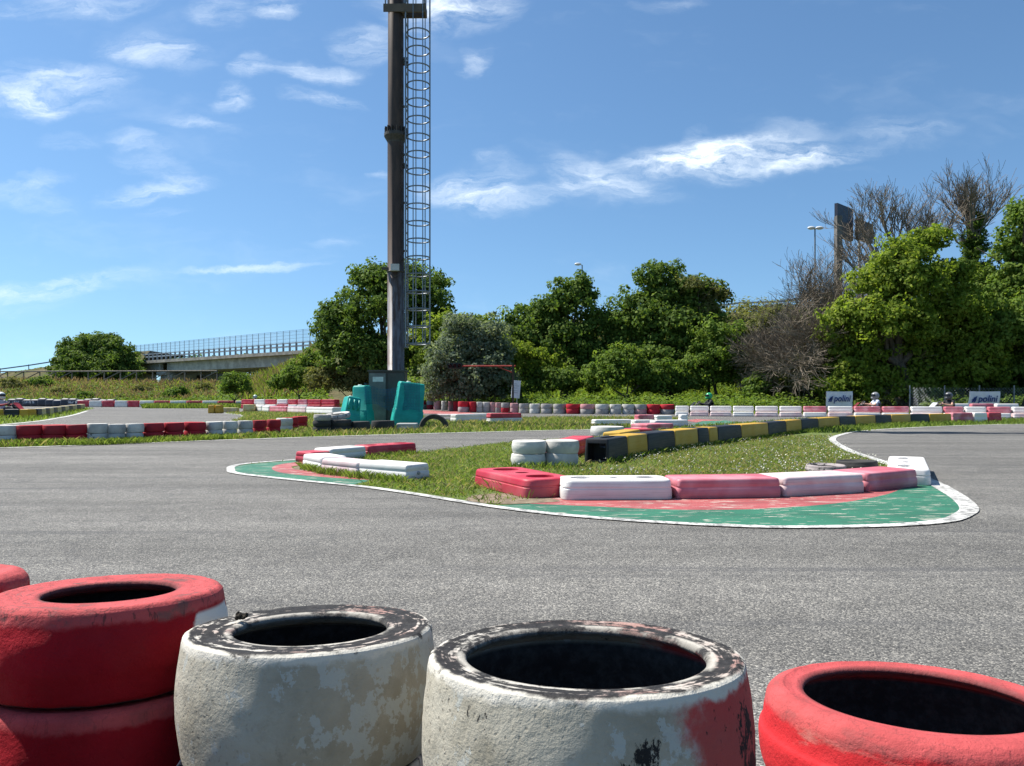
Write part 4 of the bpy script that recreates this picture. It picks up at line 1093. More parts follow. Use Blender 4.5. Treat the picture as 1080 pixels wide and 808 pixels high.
def driver(kart_loc, yaw, suit, arms, helmet, lab, trousers=(.02, .022, .03)):
    p = empty('person', kart_loc, lab, 'person', yaw, 'drivers sitting in karts')
    me = BODY.copy(); me.materials.clear()
    for m in (m_plain('shirt', suit, .8, 0, .15), m_plain('sleeve', arms, .7, 0, .1) if arms else M_SKIN, m_plain('trousers', trousers, .8), m_plain('gloves', (.03, .03, .03), .7), m_plain('shoes', (.05, .05, .05), .6)): me.materials.append(m)
    for f in me.polygons:
        c = f.center; i = 0
        if c.x > .30 and c.z > .40: i = 3 if arms else 1
        elif c.x > .0 and c.z > .34 and abs(c.y) > .1 and c.x < .36 and c.z > .36: i = 1
        elif c.z < .24 or c.x > .1: i = 2
        if c.x > .66 and c.z < .3: i = 4
        if c.z > .59 and abs(c.y) < .1: i = 1
        f.material_index = i; f.use_smooth = True
    link('body', me, p)
    h = MB(); h.ball((0, 0, 0), .132, 22, 16, scale=(1.08, .96, 1.02)); h.ball((.075, 0, -.075), .085, 16, 10, scale=(.9, .95, .7))
    ho = h.build('helmet', m_plain('helmet', helmet, .25, 0, .12), p); ho.location = (-.07, 0, .735)
    vz = MB(); n = 14; vs = []
    for j in range(4):
        for i in range(n+1):
            a = rad(lerp(-72, 72, i/n)); e = rad(lerp(-10, 24, j/3))
            vs.append((.146*math.cos(a)*math.cos(e)*1.04, .130*math.sin(a)*math.cos(e), .138*math.sin(e)))
    f1 = [(j*(n+1)+i, j*(n+1)+i+1, (j+1)*(n+1)+i+1, (j+1)*(n+1)+i) for j in range(3) for i in range(n)]
    vz.add(vs, f1, 0, True); vz.add([(x*.93, y*.93, z) for x, y, z in vs], [t[::-1] for t in f1])
    vz.build('visor', M_VISOR, ho)
    return p
def kart(loc, yaw, fairing, lab):
    k = empty('racing_kart', loc, lab, 'kart', yaw, 'karts on the track')
    MF = m_plain('kart fairing', fairing, .35, 0, .15)
    m = MB()
    for s_ in (-1, 1): m.tube([(-.55, s_*.28, .07), (0, s_*.30, .05), (.5, s_*.26, .05), (.92, s_*.18, .06)], .016, 8)
    for x_ in (-.5, -.1, .35, .85): m.tube([(x_, -.3, .055), (x_, .3, .055)], .016, 8)
    m.tube([(-.75, -.5, .16), (-.78, 0, .16), (-.75, .5, .16)], .02, 8); m.box((.25, 0, .045), (1.1, .5, .006)); m.build('frame', M_FRAME, k)
    m = MB(); m.tube([(-.22, y_*.16, .10+.0) for y_ in (-1, 0, 1)], [.05, .06, .05], 10)
    vs = []; n = 8
    for j, (x_, z_, w_) in enumerate(((.17, .10, .15), (.0, .075, .17), (-.15, .10, .18), (-.21, .25, .18), (-.26, .40, .16))):
        for i in range(n+1):
            a = i/n*2-1; vs.append((x_+abs(a)**3*.05, a*w_, z_+abs(a)**3*.12))
    m.add(vs, [(j*(n+1)+i, j*(n+1)+i+1, (j+1)*(n+1)+i+1, (j+1)*(n+1)+i) for j in range(4) for i in range(n)], 0, True); m.build('seat', M_FRAME, k)
    for s_ in (-1, 1):
        m = MB(); loft(m, .72, .2, .07, [(.05, .03), (.08, 0), (.17, .0), (.22, .05)], k=4); q = m.build('side_pod', MF, k); q.location = (.12, s_*.53, 0)
    m = MB(); loft(m, .26, 1.0, .11, [(.05, .03), (.08, 0), (.16, .0), (.22, .06)], k=4); q = m.build('nose', MF, k); q.location = (1.02, 0, 0)
    m = MB()
    vs = [(.88, -.10, .16), (.88, .10, .16), (.56, -.13, .44), (.56, .13, .44), (.52, -.10, .49), (.52, .10, .49)]
    m.add(vs, [(0, 1, 3, 2), (2, 3, 5, 4)]); m.add([(x-.02, y, z) for x, y, z in vs], [(2, 3, 1, 0), (4, 5, 3, 2)]); m.build('front_panel', MF, k)
    m = MB(); R = Matrix.Rotation(rad(-40), 3, 'Y')
    m.tube([Vector((.39, 0, .43))+R @ Vector((0, .13*math.cos(2*PI*i/20), .13*math.sin(2*PI*i/20))) for i in range(20)], .014, 6, closed=True)
    for a in (0, 120, 240): m.tube([(.39, 0, .43), Vector((.39, 0, .43))+R @ Vector((0, .125*math.sin(rad(a)), .125*math.cos(rad(a))))], .01, 5)
    m.tube([(.39, 0, .43), (.72, 0, .10)], .012, 6); m.build('steering_wheel', M_FRAME, k)
    m = MB(); m.box((-.38, -.34, .20), (.30, .22, .26)); m.tube([(-.3, -.3, .22), (-.55, -.3, .25), (-.72, -.1, .28), (-.74, .2, .28)], .045, 8); m.build('engine', M_FRAME, k)
    for x_, w_, R_, tr in ((-.52, .20, .14, .58), (.68, .12, .128, .54)):
        for s_ in (-1, 1):
            w = link('wheel', tyre_mesh(R_, w_, RUBBER, 28, .48), k); w.location = (x_, s_*tr + (w_/2 if s_ < 0 else -w_/2)*0, R_); w.rotation_euler = (rad(90), 0, 0)
            w.location.y = s_*tr + w_/2
            m = MB(); m.lathe([(0, w_*.3), (.03, w_*.3), (R_*.42, w_*.15), (R_*.52, w_*.05), (R_*.52, w_*.95), (R_*.42, w_*.85), (.03, w_*.7), (0, w_*.7)], 18); m.build('rim', M_RIM, w)
    return k
def drive(px, d, yaw, fairing, suit, arms, helmet, klab, plab, z=.006):
    l = ((px-CX)/F*d, d, z)
    kart(l, yaw, fairing, klab); driver(l, yaw, suit, arms, helmet, plab)
L180 = rad(180)
drive(746, 30.2, L180+rad(6), (.02, .02, .022), (.018, .02, .022), (.02, .02, .022), (.03, .34, .13), 'black kart passing behind the white part of the far two tier row', 'kart driver in black with a bright green helmet')
drive(921, 27.6, L180-rad(4), (.16, .02, .02), (.58, .62, .70), None, (.22, .23, .24), 'dark red kart between the left banner and the far pink barriers', 'kart driver in white shirt with bare arms and grey helmet')
drive(999, 27.2, L180+rad(14), (.45, .46, .48), (.015, .015, .017), None, (.10, .105, .11), 'pale fronted kart left of the right banner', 'kart driver in black shirt with bare arms and dark grey helmet')
drive(3, 27.2, rad(-8), (.35, .03, .03), (.55, .56, .60), (.35, .05, .05), (.60, .62, .60), 'red kart cut off by the left edge beyond the yellow and black boxes', 'kart driver at the left edge in white with red sleeves and white helmet')
drive(268, 49.5, L180, (.35, .35, .37), (.50, .07, .10), (.02, .03, .06), (.50, .62, .58), 'distant kart behind the left two tier barriers', 'distant kart driver in red with pale green helmet before the bank')
# ------------------------------------------------------------------ banks, viaduct
M_BANK = NT('bank soil'); s = M_BANK; p = s.pos(); n = s.noise(p, .35, 6, .6); n2 = s.noise(p, 3, 6, .7)
M_BANK = s.done(s.bsdf(s.mix(s.step(n2, .3, .7), s.mix(s.step(n, .4, .6), (.05, .075, .022), (.14, .12, .06)), (.07, .06, .03)), .95, 0, .1, s.bump(n2, .8, .05)))
def bank_z(px, t, base, crest, zc):
    return 0
CREST = [  # px, foot distance, crest distance, crest height
    (-700,62,84,2.7),(-200,63,78,2.5),(0,63,76,2.4),(120,62,75,2.2),(225,60,74,2.0),(245,58,74,1.9),(280,55,78,2.5),(310,53,83,4.3),(335,52,86,6.3),(380,50,86,7.2),
    (450,50,84,7.8),(550,48,80,8.2),(650,46,76,8.5),(760,44,72,8.75),(850,43,68,8.9),(1000,42,64,9.0),(1200,40,58,9.0),(1600,36,50,8.5)]
def crest_at(px):
    return tuple(interp(px, [(c[0], c[k]) for c in CREST]) for k in (1, 2, 3))
def bank_point(px, t):
    """t 0 at the foot .. 1 at the crest .. 2 on the flat behind"""
    f, c, z = crest_at(px)
    if t <= 1:
        d = lerp(f, c, t); h = z*(t*t*(3-2*t)*.35+t*.65)
    else: d = c+(t-1)*26; h = z-.25*(t-1)
    x = (px-CX)/F*d
    if 0 < t: h += mnoise.noise(Vector((x*.22, d*.22, 3)))*.35*min(1, t*3)
    return Vector((x, d, h-.06))
mb = MB(); PX = list(range(-700, 1601, 10)); TT = [i/14 for i in range(15)]+[1.15, 1.5, 2.0]
vs = [bank_point(px, t) for t in TT for px in PX]; n = len(PX)
mb.add(vs, [(j*n+i, j*n+i+1, (j+1)*n+i+1, (j+1)*n+i) for j in range(len(TT)-1) for i in range(n-1)], 0, True)
tag(mb.build('bank_terrain', M_BANK), kind='structure')

# viaduct
M_CONC = m_plain('weathered concrete', (.48, .46, .41), .85, 0, .35, .9, .3)
M_CONCD = m_plain('stained concrete', (.32, .295, .25), .85, 0, .4, 1.6, .3)
A0 = Vector(((352-CX)/F*87.0, 87.0, 0)); B0 = Vector(((100-CX)/F*128.0, 128.0, 0))
dirn = (B0-A0).normalized(); LEN = (B0-A0).length; nrm = Vector((-dirn.y, dirn.x, 0));
if nrm.y > 0: nrm = -nrm
br = empty('viaduct', A0, 'grey concrete road viaduct with guardrail and mesh screen beyond the left bank', 'viaduct', math.atan2(dirn.y, dirn.x))
zt = EYE+(HY-368)/F*88.0          # deck top edge
sgn = 1 if (Matrix.Rotation(br.rotation_euler.z, 3, 'Z') @ Vector((0, 1, 0))).dot(nrm) > 0 else -1
def bx(name, x0, x1, y0, y1, z0, z1, mat, parent=br):
    m = MB(); m.box(((x0+x1)/2, sgn*(y0+y1)/2, (z0+z1)/2), (abs(x1-x0), abs(y1-y0), z1-z0)); return m.build(name, mat, parent)
bx('deck', -3, LEN+6, -10, .35, zt-.42, zt, M_CONCD)
for k, y in enumerate((-.55, -3.6, -6.6, -9.4)): bx('girder', -2.9, LEN*.628, y-.45, y, zt-1.75, zt-.425, M_CONC)
for k, y in enumerate((-.55, -3.6, -6.6, -9.4)): bx('girder', LEN*.66, LEN+5.9, y-.45, y, zt-1.55, zt-.425, M_CONC)
bx('pier_cap', LEN*.62, LEN*.668, -9.9, -.2, zt-2.25, zt-1.76, M_CONC)
bx('pier', LEN*.60, LEN*.655, -4.2, -.4, -1, zt-2.255, M_CONCD)
bx('pier', LEN*.60, LEN*.655, -9.6, -5.8, -1, zt-2.255, M_CONCD)
m = MB(); x = -2.5
while x < LEN+5: m = MB(); m.box((x, sgn*.2, zt+.52), (.17, .2, 1.03)); m.build('guardrail_post', M_GALV, br); x += 1.35
m = MB()
for z_ in (.55, .95): m.box((LEN/2, sgn*.2, zt+z_), (LEN+8, .13, .20 if z_ < .8 else .13))
m.build('guardrail', m_plain('guardrail steel', (.33, .35, .37), .5, .5, .2, 2), br)
m = MB(); x = -2.5; h0, h1 = 1.05, 2.5
while x < LEN+5: m.box((x, sgn*.2, zt+(h0+h1)/2), (.055, .055, h1-h0)); x += 1.35
for z_ in (1.1, 1.5, 1.9, 2.3, 2.48): m.box((LEN/2, sgn*.2, zt+z_), (LEN+8, .022, .022))
x = -2.3
while x < LEN+5: m.box((x, sgn*.2, zt+1.77), (.016, .016, 1.4)); x += .225
m.build('mesh_screen', M_GALV, br)
bx('abutment', LEN*.985, LEN+6, -10, .1, -1, zt-.425, M_CONCD)
# guardrail running along the high bank at right, another down the left slope
def rail_line(pts, name, lab, h=.75, sp=4.0):
    e_ = empty(name, pts[0], lab, 'guardrail'); o0 = Vector(pts[0]); P = [Vector(p)-o0 for p in pts]
    m = MB()
    for a, b in zip(P, P[1:]):
        d = (b-a); c = (a+b)/2; ang = math.atan2(d.y, d.x); R = d.to_track_quat('X', 'Z').to_matrix()
        m.box((c.x, c.y, c.z+h), (d.length+.02, .06, .18), rot=R)
    m.build('rail', M_GALV, e_)
    tot = 0
    for a, b in zip(P, P[1:]):
        k = max(1, int((b-a).length/sp))
        for i in range(k):
            p = a.lerp(b, i/k); q = MB(); q.box((p.x, p.y+.07, p.z+h/2), (.1, .06, h+.3)); q.build('post', M_GALV, e_)
pts = [bank_point(px, 1.08) for px in range(700, 900, 20)]
rail_line([p+Vector((0, 0, .35)) for p in pts], 'road_guardrail', 'steel guardrail on the high bank between green trees and bare brown shrubs')
pts = [W(px, y+4, 118) for px, y in ((-60,396.5),(0,390.5),(30,386.5),(62,381.5),(100,375),(142,367.5))]
rail_line(pts, 'road_guardrail', 'guardrail climbing the left slope beside the round dark bush', .75, 4)
# the road bank under the left guardrail
mb = MB(); vs = []
for px, y in ((-300,412),(-60,401),(0,395),(30,391),(62,386),(100,380),(142,372.5),(160,371)):
    c = W(px, y, 118); vs += [c+Vector((0, -14, 0))*1 - Vector((0, 0, c.z+.0)), c+Vector((0, -.5, .12)), c+Vector((0, 14, 0))]
mb.add(vs, [(3*i+j, 3*i+3+j, 3*i+4+j, 3*i+1+j) for i in range(7) for j in range(2)], 0, True)
tag(mb.build('bank_terrain', M_BANK), kind='structure')

# wooden rail fence on the left bank
M_WOOD = m_bark('grey weathered wood', (.16, .135, .11), (.32, .28, .23), 6)
fz = empty('wooden_fence', bank_point(100, .99), 'weathered wooden cross rail fence along the crest of the left bank', 'fence'); o0 = Vector(fz.location)
fp = [bank_point(px, .97)-o0 for px in range(-60, 246, 17)]; pm = MB(); zl = 2.85+.45-o0.z
for i, p in enumerate(fp):
    q = MB(); top = zl+.0
    q.tube([(p.x, p.y, min(p.z, top-.6)-.1), (p.x, p.y, top+.04)], .055, 6); q.build('post', M_WOOD, fz)
    if i+1 < len(fp):
        r = fp[i+1]; q = MB(); q.tube([(p.x, p.y-.05, top), (r.x, r.y-.05, top)], .075, 6); q.build('rail', M_WOOD, fz)
        if i < 4 or RNG.random() < .75:
            q = MB(); q.tube([(p.x, p.y-.06, top-.85), (r.x, r.y-.06, top-.05)], .05, 6)
            if i < 4: q.tube([(p.x, p.y+.06, top-.05), (r.x, r.y+.06, top-.85)], .05, 6)
            q.build('brace', M_WOOD, fz)

# far lamps and the sign tower beyond the high bank
def lamp(px, yt_, d, heads, lab):
    zt_ = EYE+(HY-yt_)/F*d; e_ = empty('street_lamp', ((px-CX)/F*d, d, 0), lab, 'street lamp')
    m = MB(); m.tube([(0, 0, 0), (0, 0, zt_)], [.13, .07], 10); m.build('pole', M_GALV, e_)
    for hx in heads:
        m = MB(); m.tube([(0, 0, zt_-.05), (hx*.5, 0, zt_+.08)], .05, 6); m.ball((hx*.95, 0, zt_+.10), .42, 14, 8, scale=(1, .6, .42)); m.build('lamp_head', m_plain('pale lamp housing', (.62, .62, .60), .4, 0, .1), e_)
lamp(614, 279.5, 92, (-.55,), 'single headed lamp post rising behind the left green trees')
lamp(859.5, 241.5, 78, (-.38, .5), 'twin headed lamp post left of the tall sign tower')
M_COL = m_plain('dark weathered column', (.13, .12, .11), .85, 0, .4, 1.2, .3)
M_SIGNB = m_plain('dark navy panel', (.015, .022, .045), .5, 0, .2, 2); M_SIGNR = m_plain('brown sign back', (.10, .06, .042), .6, 0, .3, 2)
D = 72.0; zt_ = EYE+(HY-214)/F*D
st = empty('sign_tower', ((884-CX)/F*D, D, 0), 'tall grey tower with a dark slab sign, seen edge on above the bare shrubs', 'sign tower')
m = MB(); zz = EYE+(HY-228)/F*D; m.box((0, 0, zz/2), (.5, .7, zz)); m.build('column', M_COL, st)
m = MB(); R = Matrix.Rotation(rad(43), 3, 'Z'); z0 = EYE+(HY-232)/F*D; m.box((1.12, 1.3, (zt_+z0)/2), (3.5, .3, zt_-z0), rot=R); m.build('upper_panel', M_SIGNB, st)
m = MB(); z1 = EYE+(HY-249)/F*D; m.box((1.25, 1.4, (z0+z1)/2), (3.1, .3, z0-z1), rot=R); m.build('lower_panel', M_SIGNR, st)
D = 74.0; z0, z1 = EYE+(HY-231)/F*D, EYE+(HY-252)/F*D
sp_ = empty('roadside_sign', ((912-CX)/F*D, D, 0), 'brown slab sign on a thin pole right of the sign tower, behind bare twigs', 'sign')
m = MB(); m.box((0.5, 1.2, (z0+z1)/2), (3.5, .3, z0-z1), rot=R); m.build('panel', M_SIGNR, sp_)
m = MB(); m.tube([(.0, 1.2, 0), (.0, 1.2, z1)], .12, 8); m.build('pole', M_CONC, sp_)
# ------------------------------------------------------------------ vegetation
L_DARK = m_leaf('deep green leaves', (.028, .056, .011), (.050, .094, .017), (.092, .140, .028), .30)
L_MID = m_leaf('mid green leaves', (.036, .072, .013), (.065, .115, .020), (.105, .155, .032), .35)
L_BRIGHT = m_leaf('yellow green leaves', (.050, .090, .012), (.090, .140, .018), (.14, .185, .035), .42)
L_WILLOW = m_leaf('grey green leaves', (.050, .080, .046), (.082, .115, .078), (.125, .160, .118), .35)
L_OLIVE = m_leaf('olive leaves', (.045, .060, .018), (.075, .090, .030), (.11, .12, .05), .32)
L_DRY = m_leaf('dry grass stems', (.085, .07, .045), (.125, .10, .066), (.17, .145, .095), .3)
BARK = m_bark('bark', (.05, .042, .034), (.12, .10, .08))
TWIG = m_bark('bare twigs', (.135, .11, .082), (.235, .195, .15))

def leaf_quads(C, Nn, size, aspect=.62, jitter=.35):
    """diamond leaves at centres C facing Nn"""
    n = len(C)
    N_ = Nn + NP.normal(0, jitter, (n, 3)); N_ /= np.linalg.norm(N_, axis=1, keepdims=True)+1e-9
    r = NP.normal(0, 1, (n, 3)); T = np.cross(N_, r); T /= np.linalg.norm(T, axis=1, keepdims=True)+1e-9
    B = np.cross(N_, T)
    sz = size*NP.uniform(.6, 1.35, (n, 1)) if np.isscalar(size) else size.reshape(-1, 1)*NP.uniform(.7, 1.3, (n, 1))
    V = np.empty((n, 4, 3)); V[:, 0] = C-T*sz; V[:, 2] = C+T*sz
    fold = N_*sz*.18
    V[:, 1] = C+B*sz*aspect+fold; V[:, 3] = C-B*sz*aspect+fold
    return V
def crown(blobs, clump_r, leaf, dens=1.0, up=.30, fill=.5):
    leaf = leaf*.66; clump_r = clump_r*.86
    """blobs: (centre, radii). Clumps of leaves spread over each blob's uneven shell, some inside."""
    out = []
    for c, r in blobs:
        c = np.array(c); r = np.array(r); area = (r[0]*r[2]*4+r[0]*r[1]*2)
        k = max(6, int(dens*1.55*area/(clump_r**2)))
        d = NP.normal(0, 1, (k, 3)); d /= np.linalg.norm(d, axis=1, keepdims=True)
        low = d[:, 2] < -.55; d[low, 2] *= -.6
        rr = np.where(NP.random(k) < fill, NP.uniform(.74, 1.16, k), NP.uniform(.25, .9, k))
        ctr = c+d*r*rr[:, None]
        # lumpy outline
        ctr += NP.normal(0, .22*clump_r, (k, 3))
        m = int(48*dens**.5)
        cr = clump_r*NP.uniform(.55, 1.25, k)
        e = NP.normal(0, 1, (k, m, 3)); e /= np.linalg.norm(e, axis=2, keepdims=True); e *= NP.uniform(.35, 1, (k, m, 1))**.6
        e[..., 2] *= .72
        P = ctr[:, None]+e*cr[:, None, None]
        nn = e*.8+d[:, None]*.5; nn[..., 2] += up; nn += NP.normal(0, .45, nn.shape)
        out.append(leaf_quads(P.reshape(-1, 3), nn.reshape(-1, 3), leaf))
    return np.concatenate(out)
def limbs(mb, base, targets, r0, n=7):
    """tapered trunk that splits towards blob centres"""
    base = Vector(base)
    top = sum((Vector(t) for t in targets), Vector())/len(targets)
    fork = base.lerp(top, .42); fork.z = base.z+(top.z-base.z)*.42
    pts = [base+(fork-base)*t+Vector((math.sin(t*5)*r0*.6, math.cos(t*4)*r0*.5, 0)) for t in (0, .12, .35, .65, 1)]
    mb.tube(pts, [r0*1.45, r0*1.08, r0*.95, r0*.85, r0*.72], n)
    for t in targets:
        t = Vector(t); q = pts[-1].lerp(t, .5)+Vector((RNG.uniform(-.3, .3), RNG.uniform(-.3, .3), -.1*(t-pts[-1]).length))
        mb.tube([pts[-1]-Vector((0, 0, .1)), q, t], [r0*.55, r0*.36, r0*.12], 5)
        for k in range(4):
            u = q.lerp(t, RNG.uniform(.1, .9)); w = u+Vector((RNG.uniform(-1, 1), RNG.uniform(-1, 1), RNG.uniform(.1, .9)))*(t-q).length*.55
            mb.tube([u, u.lerp(w, .5)+Vector((0, 0, .08)), w], [r0*.2, r0*.12, r0*.04], 4)
def tree(name, d, blobs, mat, lab, cat='tree', group='green trees below the high bank', trunk_px=None, r0=.2, clump=.55, leaf=.15, dens=1.0, depth=.9, fill=.6):
    B = []; dd = []
    for i, (px, py, rx, ry) in enumerate(blobs):
        dz = d+NP.uniform(-.45, .45)*rx/F*d
        c = W(px, py, dz); r = (rx/F*d, depth*.5*(rx+ry)/F*d, ry/F*d); B.append((tuple(c), r))
    tp = trunk_px if trunk_px is not None else sum(b[0] for b in blobs)/len(blobs)
    f, c_, z_ = crest_at(tp); gz = bank_point(tp, (d-f)/(c_-f)).z if d > f else 0
    base = Vector(((tp-CX)/F*d, d, gz))
    t = empty(name, base, lab, cat, 0, group)
    V = crown(B, clump, leaf, dens, fill=fill)
    V[..., 2] = np.maximum(V[..., 2], gz+.02)
    V -= np.array(base)
    link('crown' if cat == 'tree' else 'foliage', np_quads('crown', V, mat), t)
    m = MB(); limbs(m, Vector((0, 0, -.1)), [Vector(b[0])-base for b in B[:8]], r0); m.build('trunk' if cat == 'tree' else 'stem', BARK, t)
    return t
def branchy(mb, p, d, L, r, depth, spread=.5, up=.25, taper=.62, kids_=(2, 4), seg=3):
    """recursive bare branch"""
    P = [Vector(p)]; dr = Vector(d).normalized(); rr = [r]
    for i in range(seg):
        dr = (dr+Vector((RNG.gauss(0, .16), RNG.gauss(0, .16), RNG.gauss(0, .10)+up*.12))).normalized()
        P.append(P[-1]+dr*L/seg); rr.append(max(.0085, lerp(r, r*taper, (i+1)/seg)))
    mb.tube(P, rr, 5 if r > .03 else 3, cap=False)
    if depth <= 0: return
    for k in range(RNG.randint(*kids_)):
        t = RNG.uniform(.35, 1.0); i = min(seg-1, int(t*seg)); q = P[i].lerp(P[i+1], t*seg-i)
        nd = (dr+Vector((RNG.gauss(0, spread), RNG.gauss(0, spread), RNG.gauss(0, spread*.6)+up*.5))).normalized()
        branchy(mb, q, nd, L*RNG.uniform(.5, .82), lerp(r, r*taper, t)*RNG.uniform(.5, .75), depth-1, spread, up, taper, kids_, seg)

tree('broadleaf_tree', 47, [(405,322,42,36),(366,345,30,32),(440,312,34,30),(398,297,30,16),(352,338,17,18),(452,342,26,30),(380,378,42,28),(430,380,40,28),(360,368,22,22),(425,292,22,14)], L_DARK,
     'broad dark green tree spreading behind the mast', trunk_px=402, r0=.32, clump=.62, leaf=.17, dens=1.0)
tree('broadleaf_tree', 43, [(470,352,26,20),(497,350,26,18),(482,375,34,24),(455,372,18,22)], L_BRIGHT, 'bright yellow green tree between the mast and the grey willow', r0=.14, clump=.5, leaf=.15)
tree('willow_tree', 38.5, [(492,370,32,26),(512,358,24,22),(500,398,44,22),(470,392,22,26),(522,385,22,28),(486,345,18,14),(488,412,44,12)], L_WILLOW, 'silvery grey green willow behind the red boom', r0=.16, clump=.5, leaf=.13, dens=1.1)
tree('broadleaf_tree', 45, [(600,322,30,26),(572,338,30,22),(546,346,22,18),(612,307,18,15),(588,362,50,30),(634,345,18,24),(622,380,30,26),(545,372,24,20)], L_DARK, 'tall dark green tree with two peaks left of the taller twin', trunk_px=595, r0=.26, clump=.6, leaf=.165)
tree('broadleaf_tree', 42, [(548,378,24,18),(572,392,26,18),(530,372,14,16)], L_BRIGHT, 'low yellow green tree in front of the dark twin peaked tree', r0=.1, clump=.42, leaf=.13)
tree('broadleaf_tree', 44, [(700,308,30,28),(732,318,26,24),(682,332,34,26),(712,348,40,32),(668,358,26,24),(655,340,14,16),(752,312,14,15),(740,350,24,26),(700,385,52,28),(690,292,16,12)], L_DARK,
     'tallest dark green tree in the middle of the far tree line', trunk_px=704, r0=.3, clump=.62, leaf=.17)
tree('broadleaf_tree', 43, [(735,300,18,8),(757,308,12,14),(748,330,14,18)], L_OLIVE, 'thin olive topped tree rising at the right shoulder of the tallest dark tree', r0=.1, clump=.4, leaf=.12, dens=.55)
tree('small_tree', 40.5, [(655,384,24,20),(690,396,26,16),(640,398,24,16)], L_MID, 'low mid green tree in front of the tallest dark tree', r0=.1, clump=.42, leaf=.13)
tree('small_tree', 41, [(757,364,24,28),(742,388,24,24),(768,392,22,20)], L_MID, 'rounded mid green tree right of the tallest dark tree', r0=.12, clump=.45, leaf=.13)
tree('small_tree', 42, [(793,360,24,24),(812,346,22,18),(800,388,30,24),(828,365,18,24),(830,340,14,10)], L_OLIVE, 'olive green thicket tree under the guardrail left of the bare brown shrubs', r0=.12, clump=.45, leaf=.12)
tree('maple_tree', 34.5, [(948,278,26,24),(970,262,22,17),(925,300,28,22),(962,300,34,28),(992,300,24,24),(900,338,34,18),(880,350,20,14),(935,340,44,32),(985,345,44,36),(955,385,60,36),(905,385,34,32),(1008,330,26,28),(1020,380,36,38),(985,252,14,12),(1010,288,16,12),(950,408,60,16),(900,408,40,14)], L_BRIGHT,
     'large sunlit yellow green maple behind the banners', trunk_px=960, r0=.3, clump=.5, leaf=.135, dens=1.15)
tree('broadleaf_tree', 35.5, [(1078,240,18,26),(1068,268,20,22),(1085,300,30,30),(1062,316,24,22),(1075,350,44,38),(1100,330,50,60),(1078,392,50,34),(1115,260,34,40)], L_MID, 'tall green tree cut off by the right edge', trunk_px=1085, r0=.3, clump=.5, leaf=.135, dens=1.15)
tree('broadleaf_tree', 37, [(1040,320,26,26),(1036,352,34,30),(1050,392,40,30),(1040,298,12,12)], L_DARK, 'dark tree filling the gap between maple and right edge tree', r0=.2, clump=.5, leaf=.14)
tree('shrub', 80, [(98,374,30,20),(118,378,24,17),(80,380,19,15),(104,364,22,11),(127,384,15,12),(73,386,13,9),(100,390,38,16),(82,392,22,14),(122,392,22,13)], L_DARK, 'round dark green bush on the left bank in front of the viaduct', 'shrub', None, r0=.16, clump=.7, leaf=.20, dens=1.6)
tree('shrub', 52, [(248,404,13,11),(240,410,9,8),(255,408,8,12)], L_MID, 'small bright shrub on the left bank by the yellow boxes', 'shrub', 'shrubs on the left bank', r0=.06, clump=.4, leaf=.13)
tree('shrub', 50, [(300,404,14,12),(318,398,18,18),(330,385,12,16)], L_MID, 'leafy shrub at the foot of the bank left of the dark tree', 'shrub', 'shrubs on the left bank', r0=.06, clump=.4, leaf=.13)
for i, (px, rx, ry, tt) in enumerate(((12,10,8,.6),(42,13,9,.75),(64,8,6,.45),(92,9,5,.3),(150,8,6,.55),(186,12,7,.4),(216,9,8,.6))):
    q = bank_point(px, tt); yy = HY-(q.z+.2-EYE)/q.y*F
    tree('shrub', q.y, [(px, yy, rx, ry), (px-rx*.6, yy+2, rx*.5, ry*.6), (px+rx*.5, yy+1, rx*.6, ry*.7)], L_MID if i % 2 else L_OLIVE, f'{ORD[i]} low bramble bush from left on the dry slope of the left bank', 'shrub', 'low bushes on the dry left bank', r0=.04, clump=.4, leaf=.14)
tree('shrub', 46, [(345,400,22,18),(372,404,18,16),(392,402,20,18)], L_OLIVE, 'olive shrub below the broad dark tree left of the cabinet', 'shrub', 'shrubs on the left bank', r0=.06, clump=.4, leaf=.13)
for i, (px, py, rx) in enumerate(((140,390,26),(180,386,28),(220,388,30),(262,386,30),(300,384,30),(335,382,30))):
    tree('shrub', 138+i*1.5, [(px, py, rx, 10), (px-rx*.5, py+4, rx*.5, 9), (px+rx*.6, py+3, rx*.6, 9)], L_DARK, f'{ORD[i]} dark bush from left in the shade beneath the viaduct', 'shrub', 'bushes beneath the viaduct', r0=.1, clump=1.1, leaf=.36, dens=.8)
# shady undergrowth below the right trees: separate bushes
for px, py, rx, ry, d, mt, lab in ((855,392,26,24,36.5,L_OLIVE,'olive bush at the foot of the bare brown shrubs'), (890,404,30,18,35.5,L_DARK,'dark bush between bare shrubs and the left banner'), (1000,402,40,18,35.8,L_DARK,'dark bush behind the driver in black'),
    (940,404,30,18,36,L_DARK,'dark bush behind the driver in white'), (1062,404,34,18,36.6,L_DARK,'dark bush behind the right banner'), (820,404,28,16,38,L_DARK,'dark bush left of the bare brown shrubs'), (705,404,34,14,41,L_DARK,'dark bush under the tallest dark tree'),
    (590,402,36,14,42,L_DARK,'dark bush under the twin peaked tree'), (520,408,26,11,40,L_DARK,'dark bush under the right side of the willow')):
    tree('shrub', d, [(px, py, rx, ry), (px-rx*.6, py+ry*.3, rx*.5, ry*.7), (px+rx*.6, py+ry*.2, rx*.5, ry*.8)], mt, lab, 'shrub', 'bushes at the foot of the trees', r0=.06, clump=.42, leaf=.13, dens=1.1)

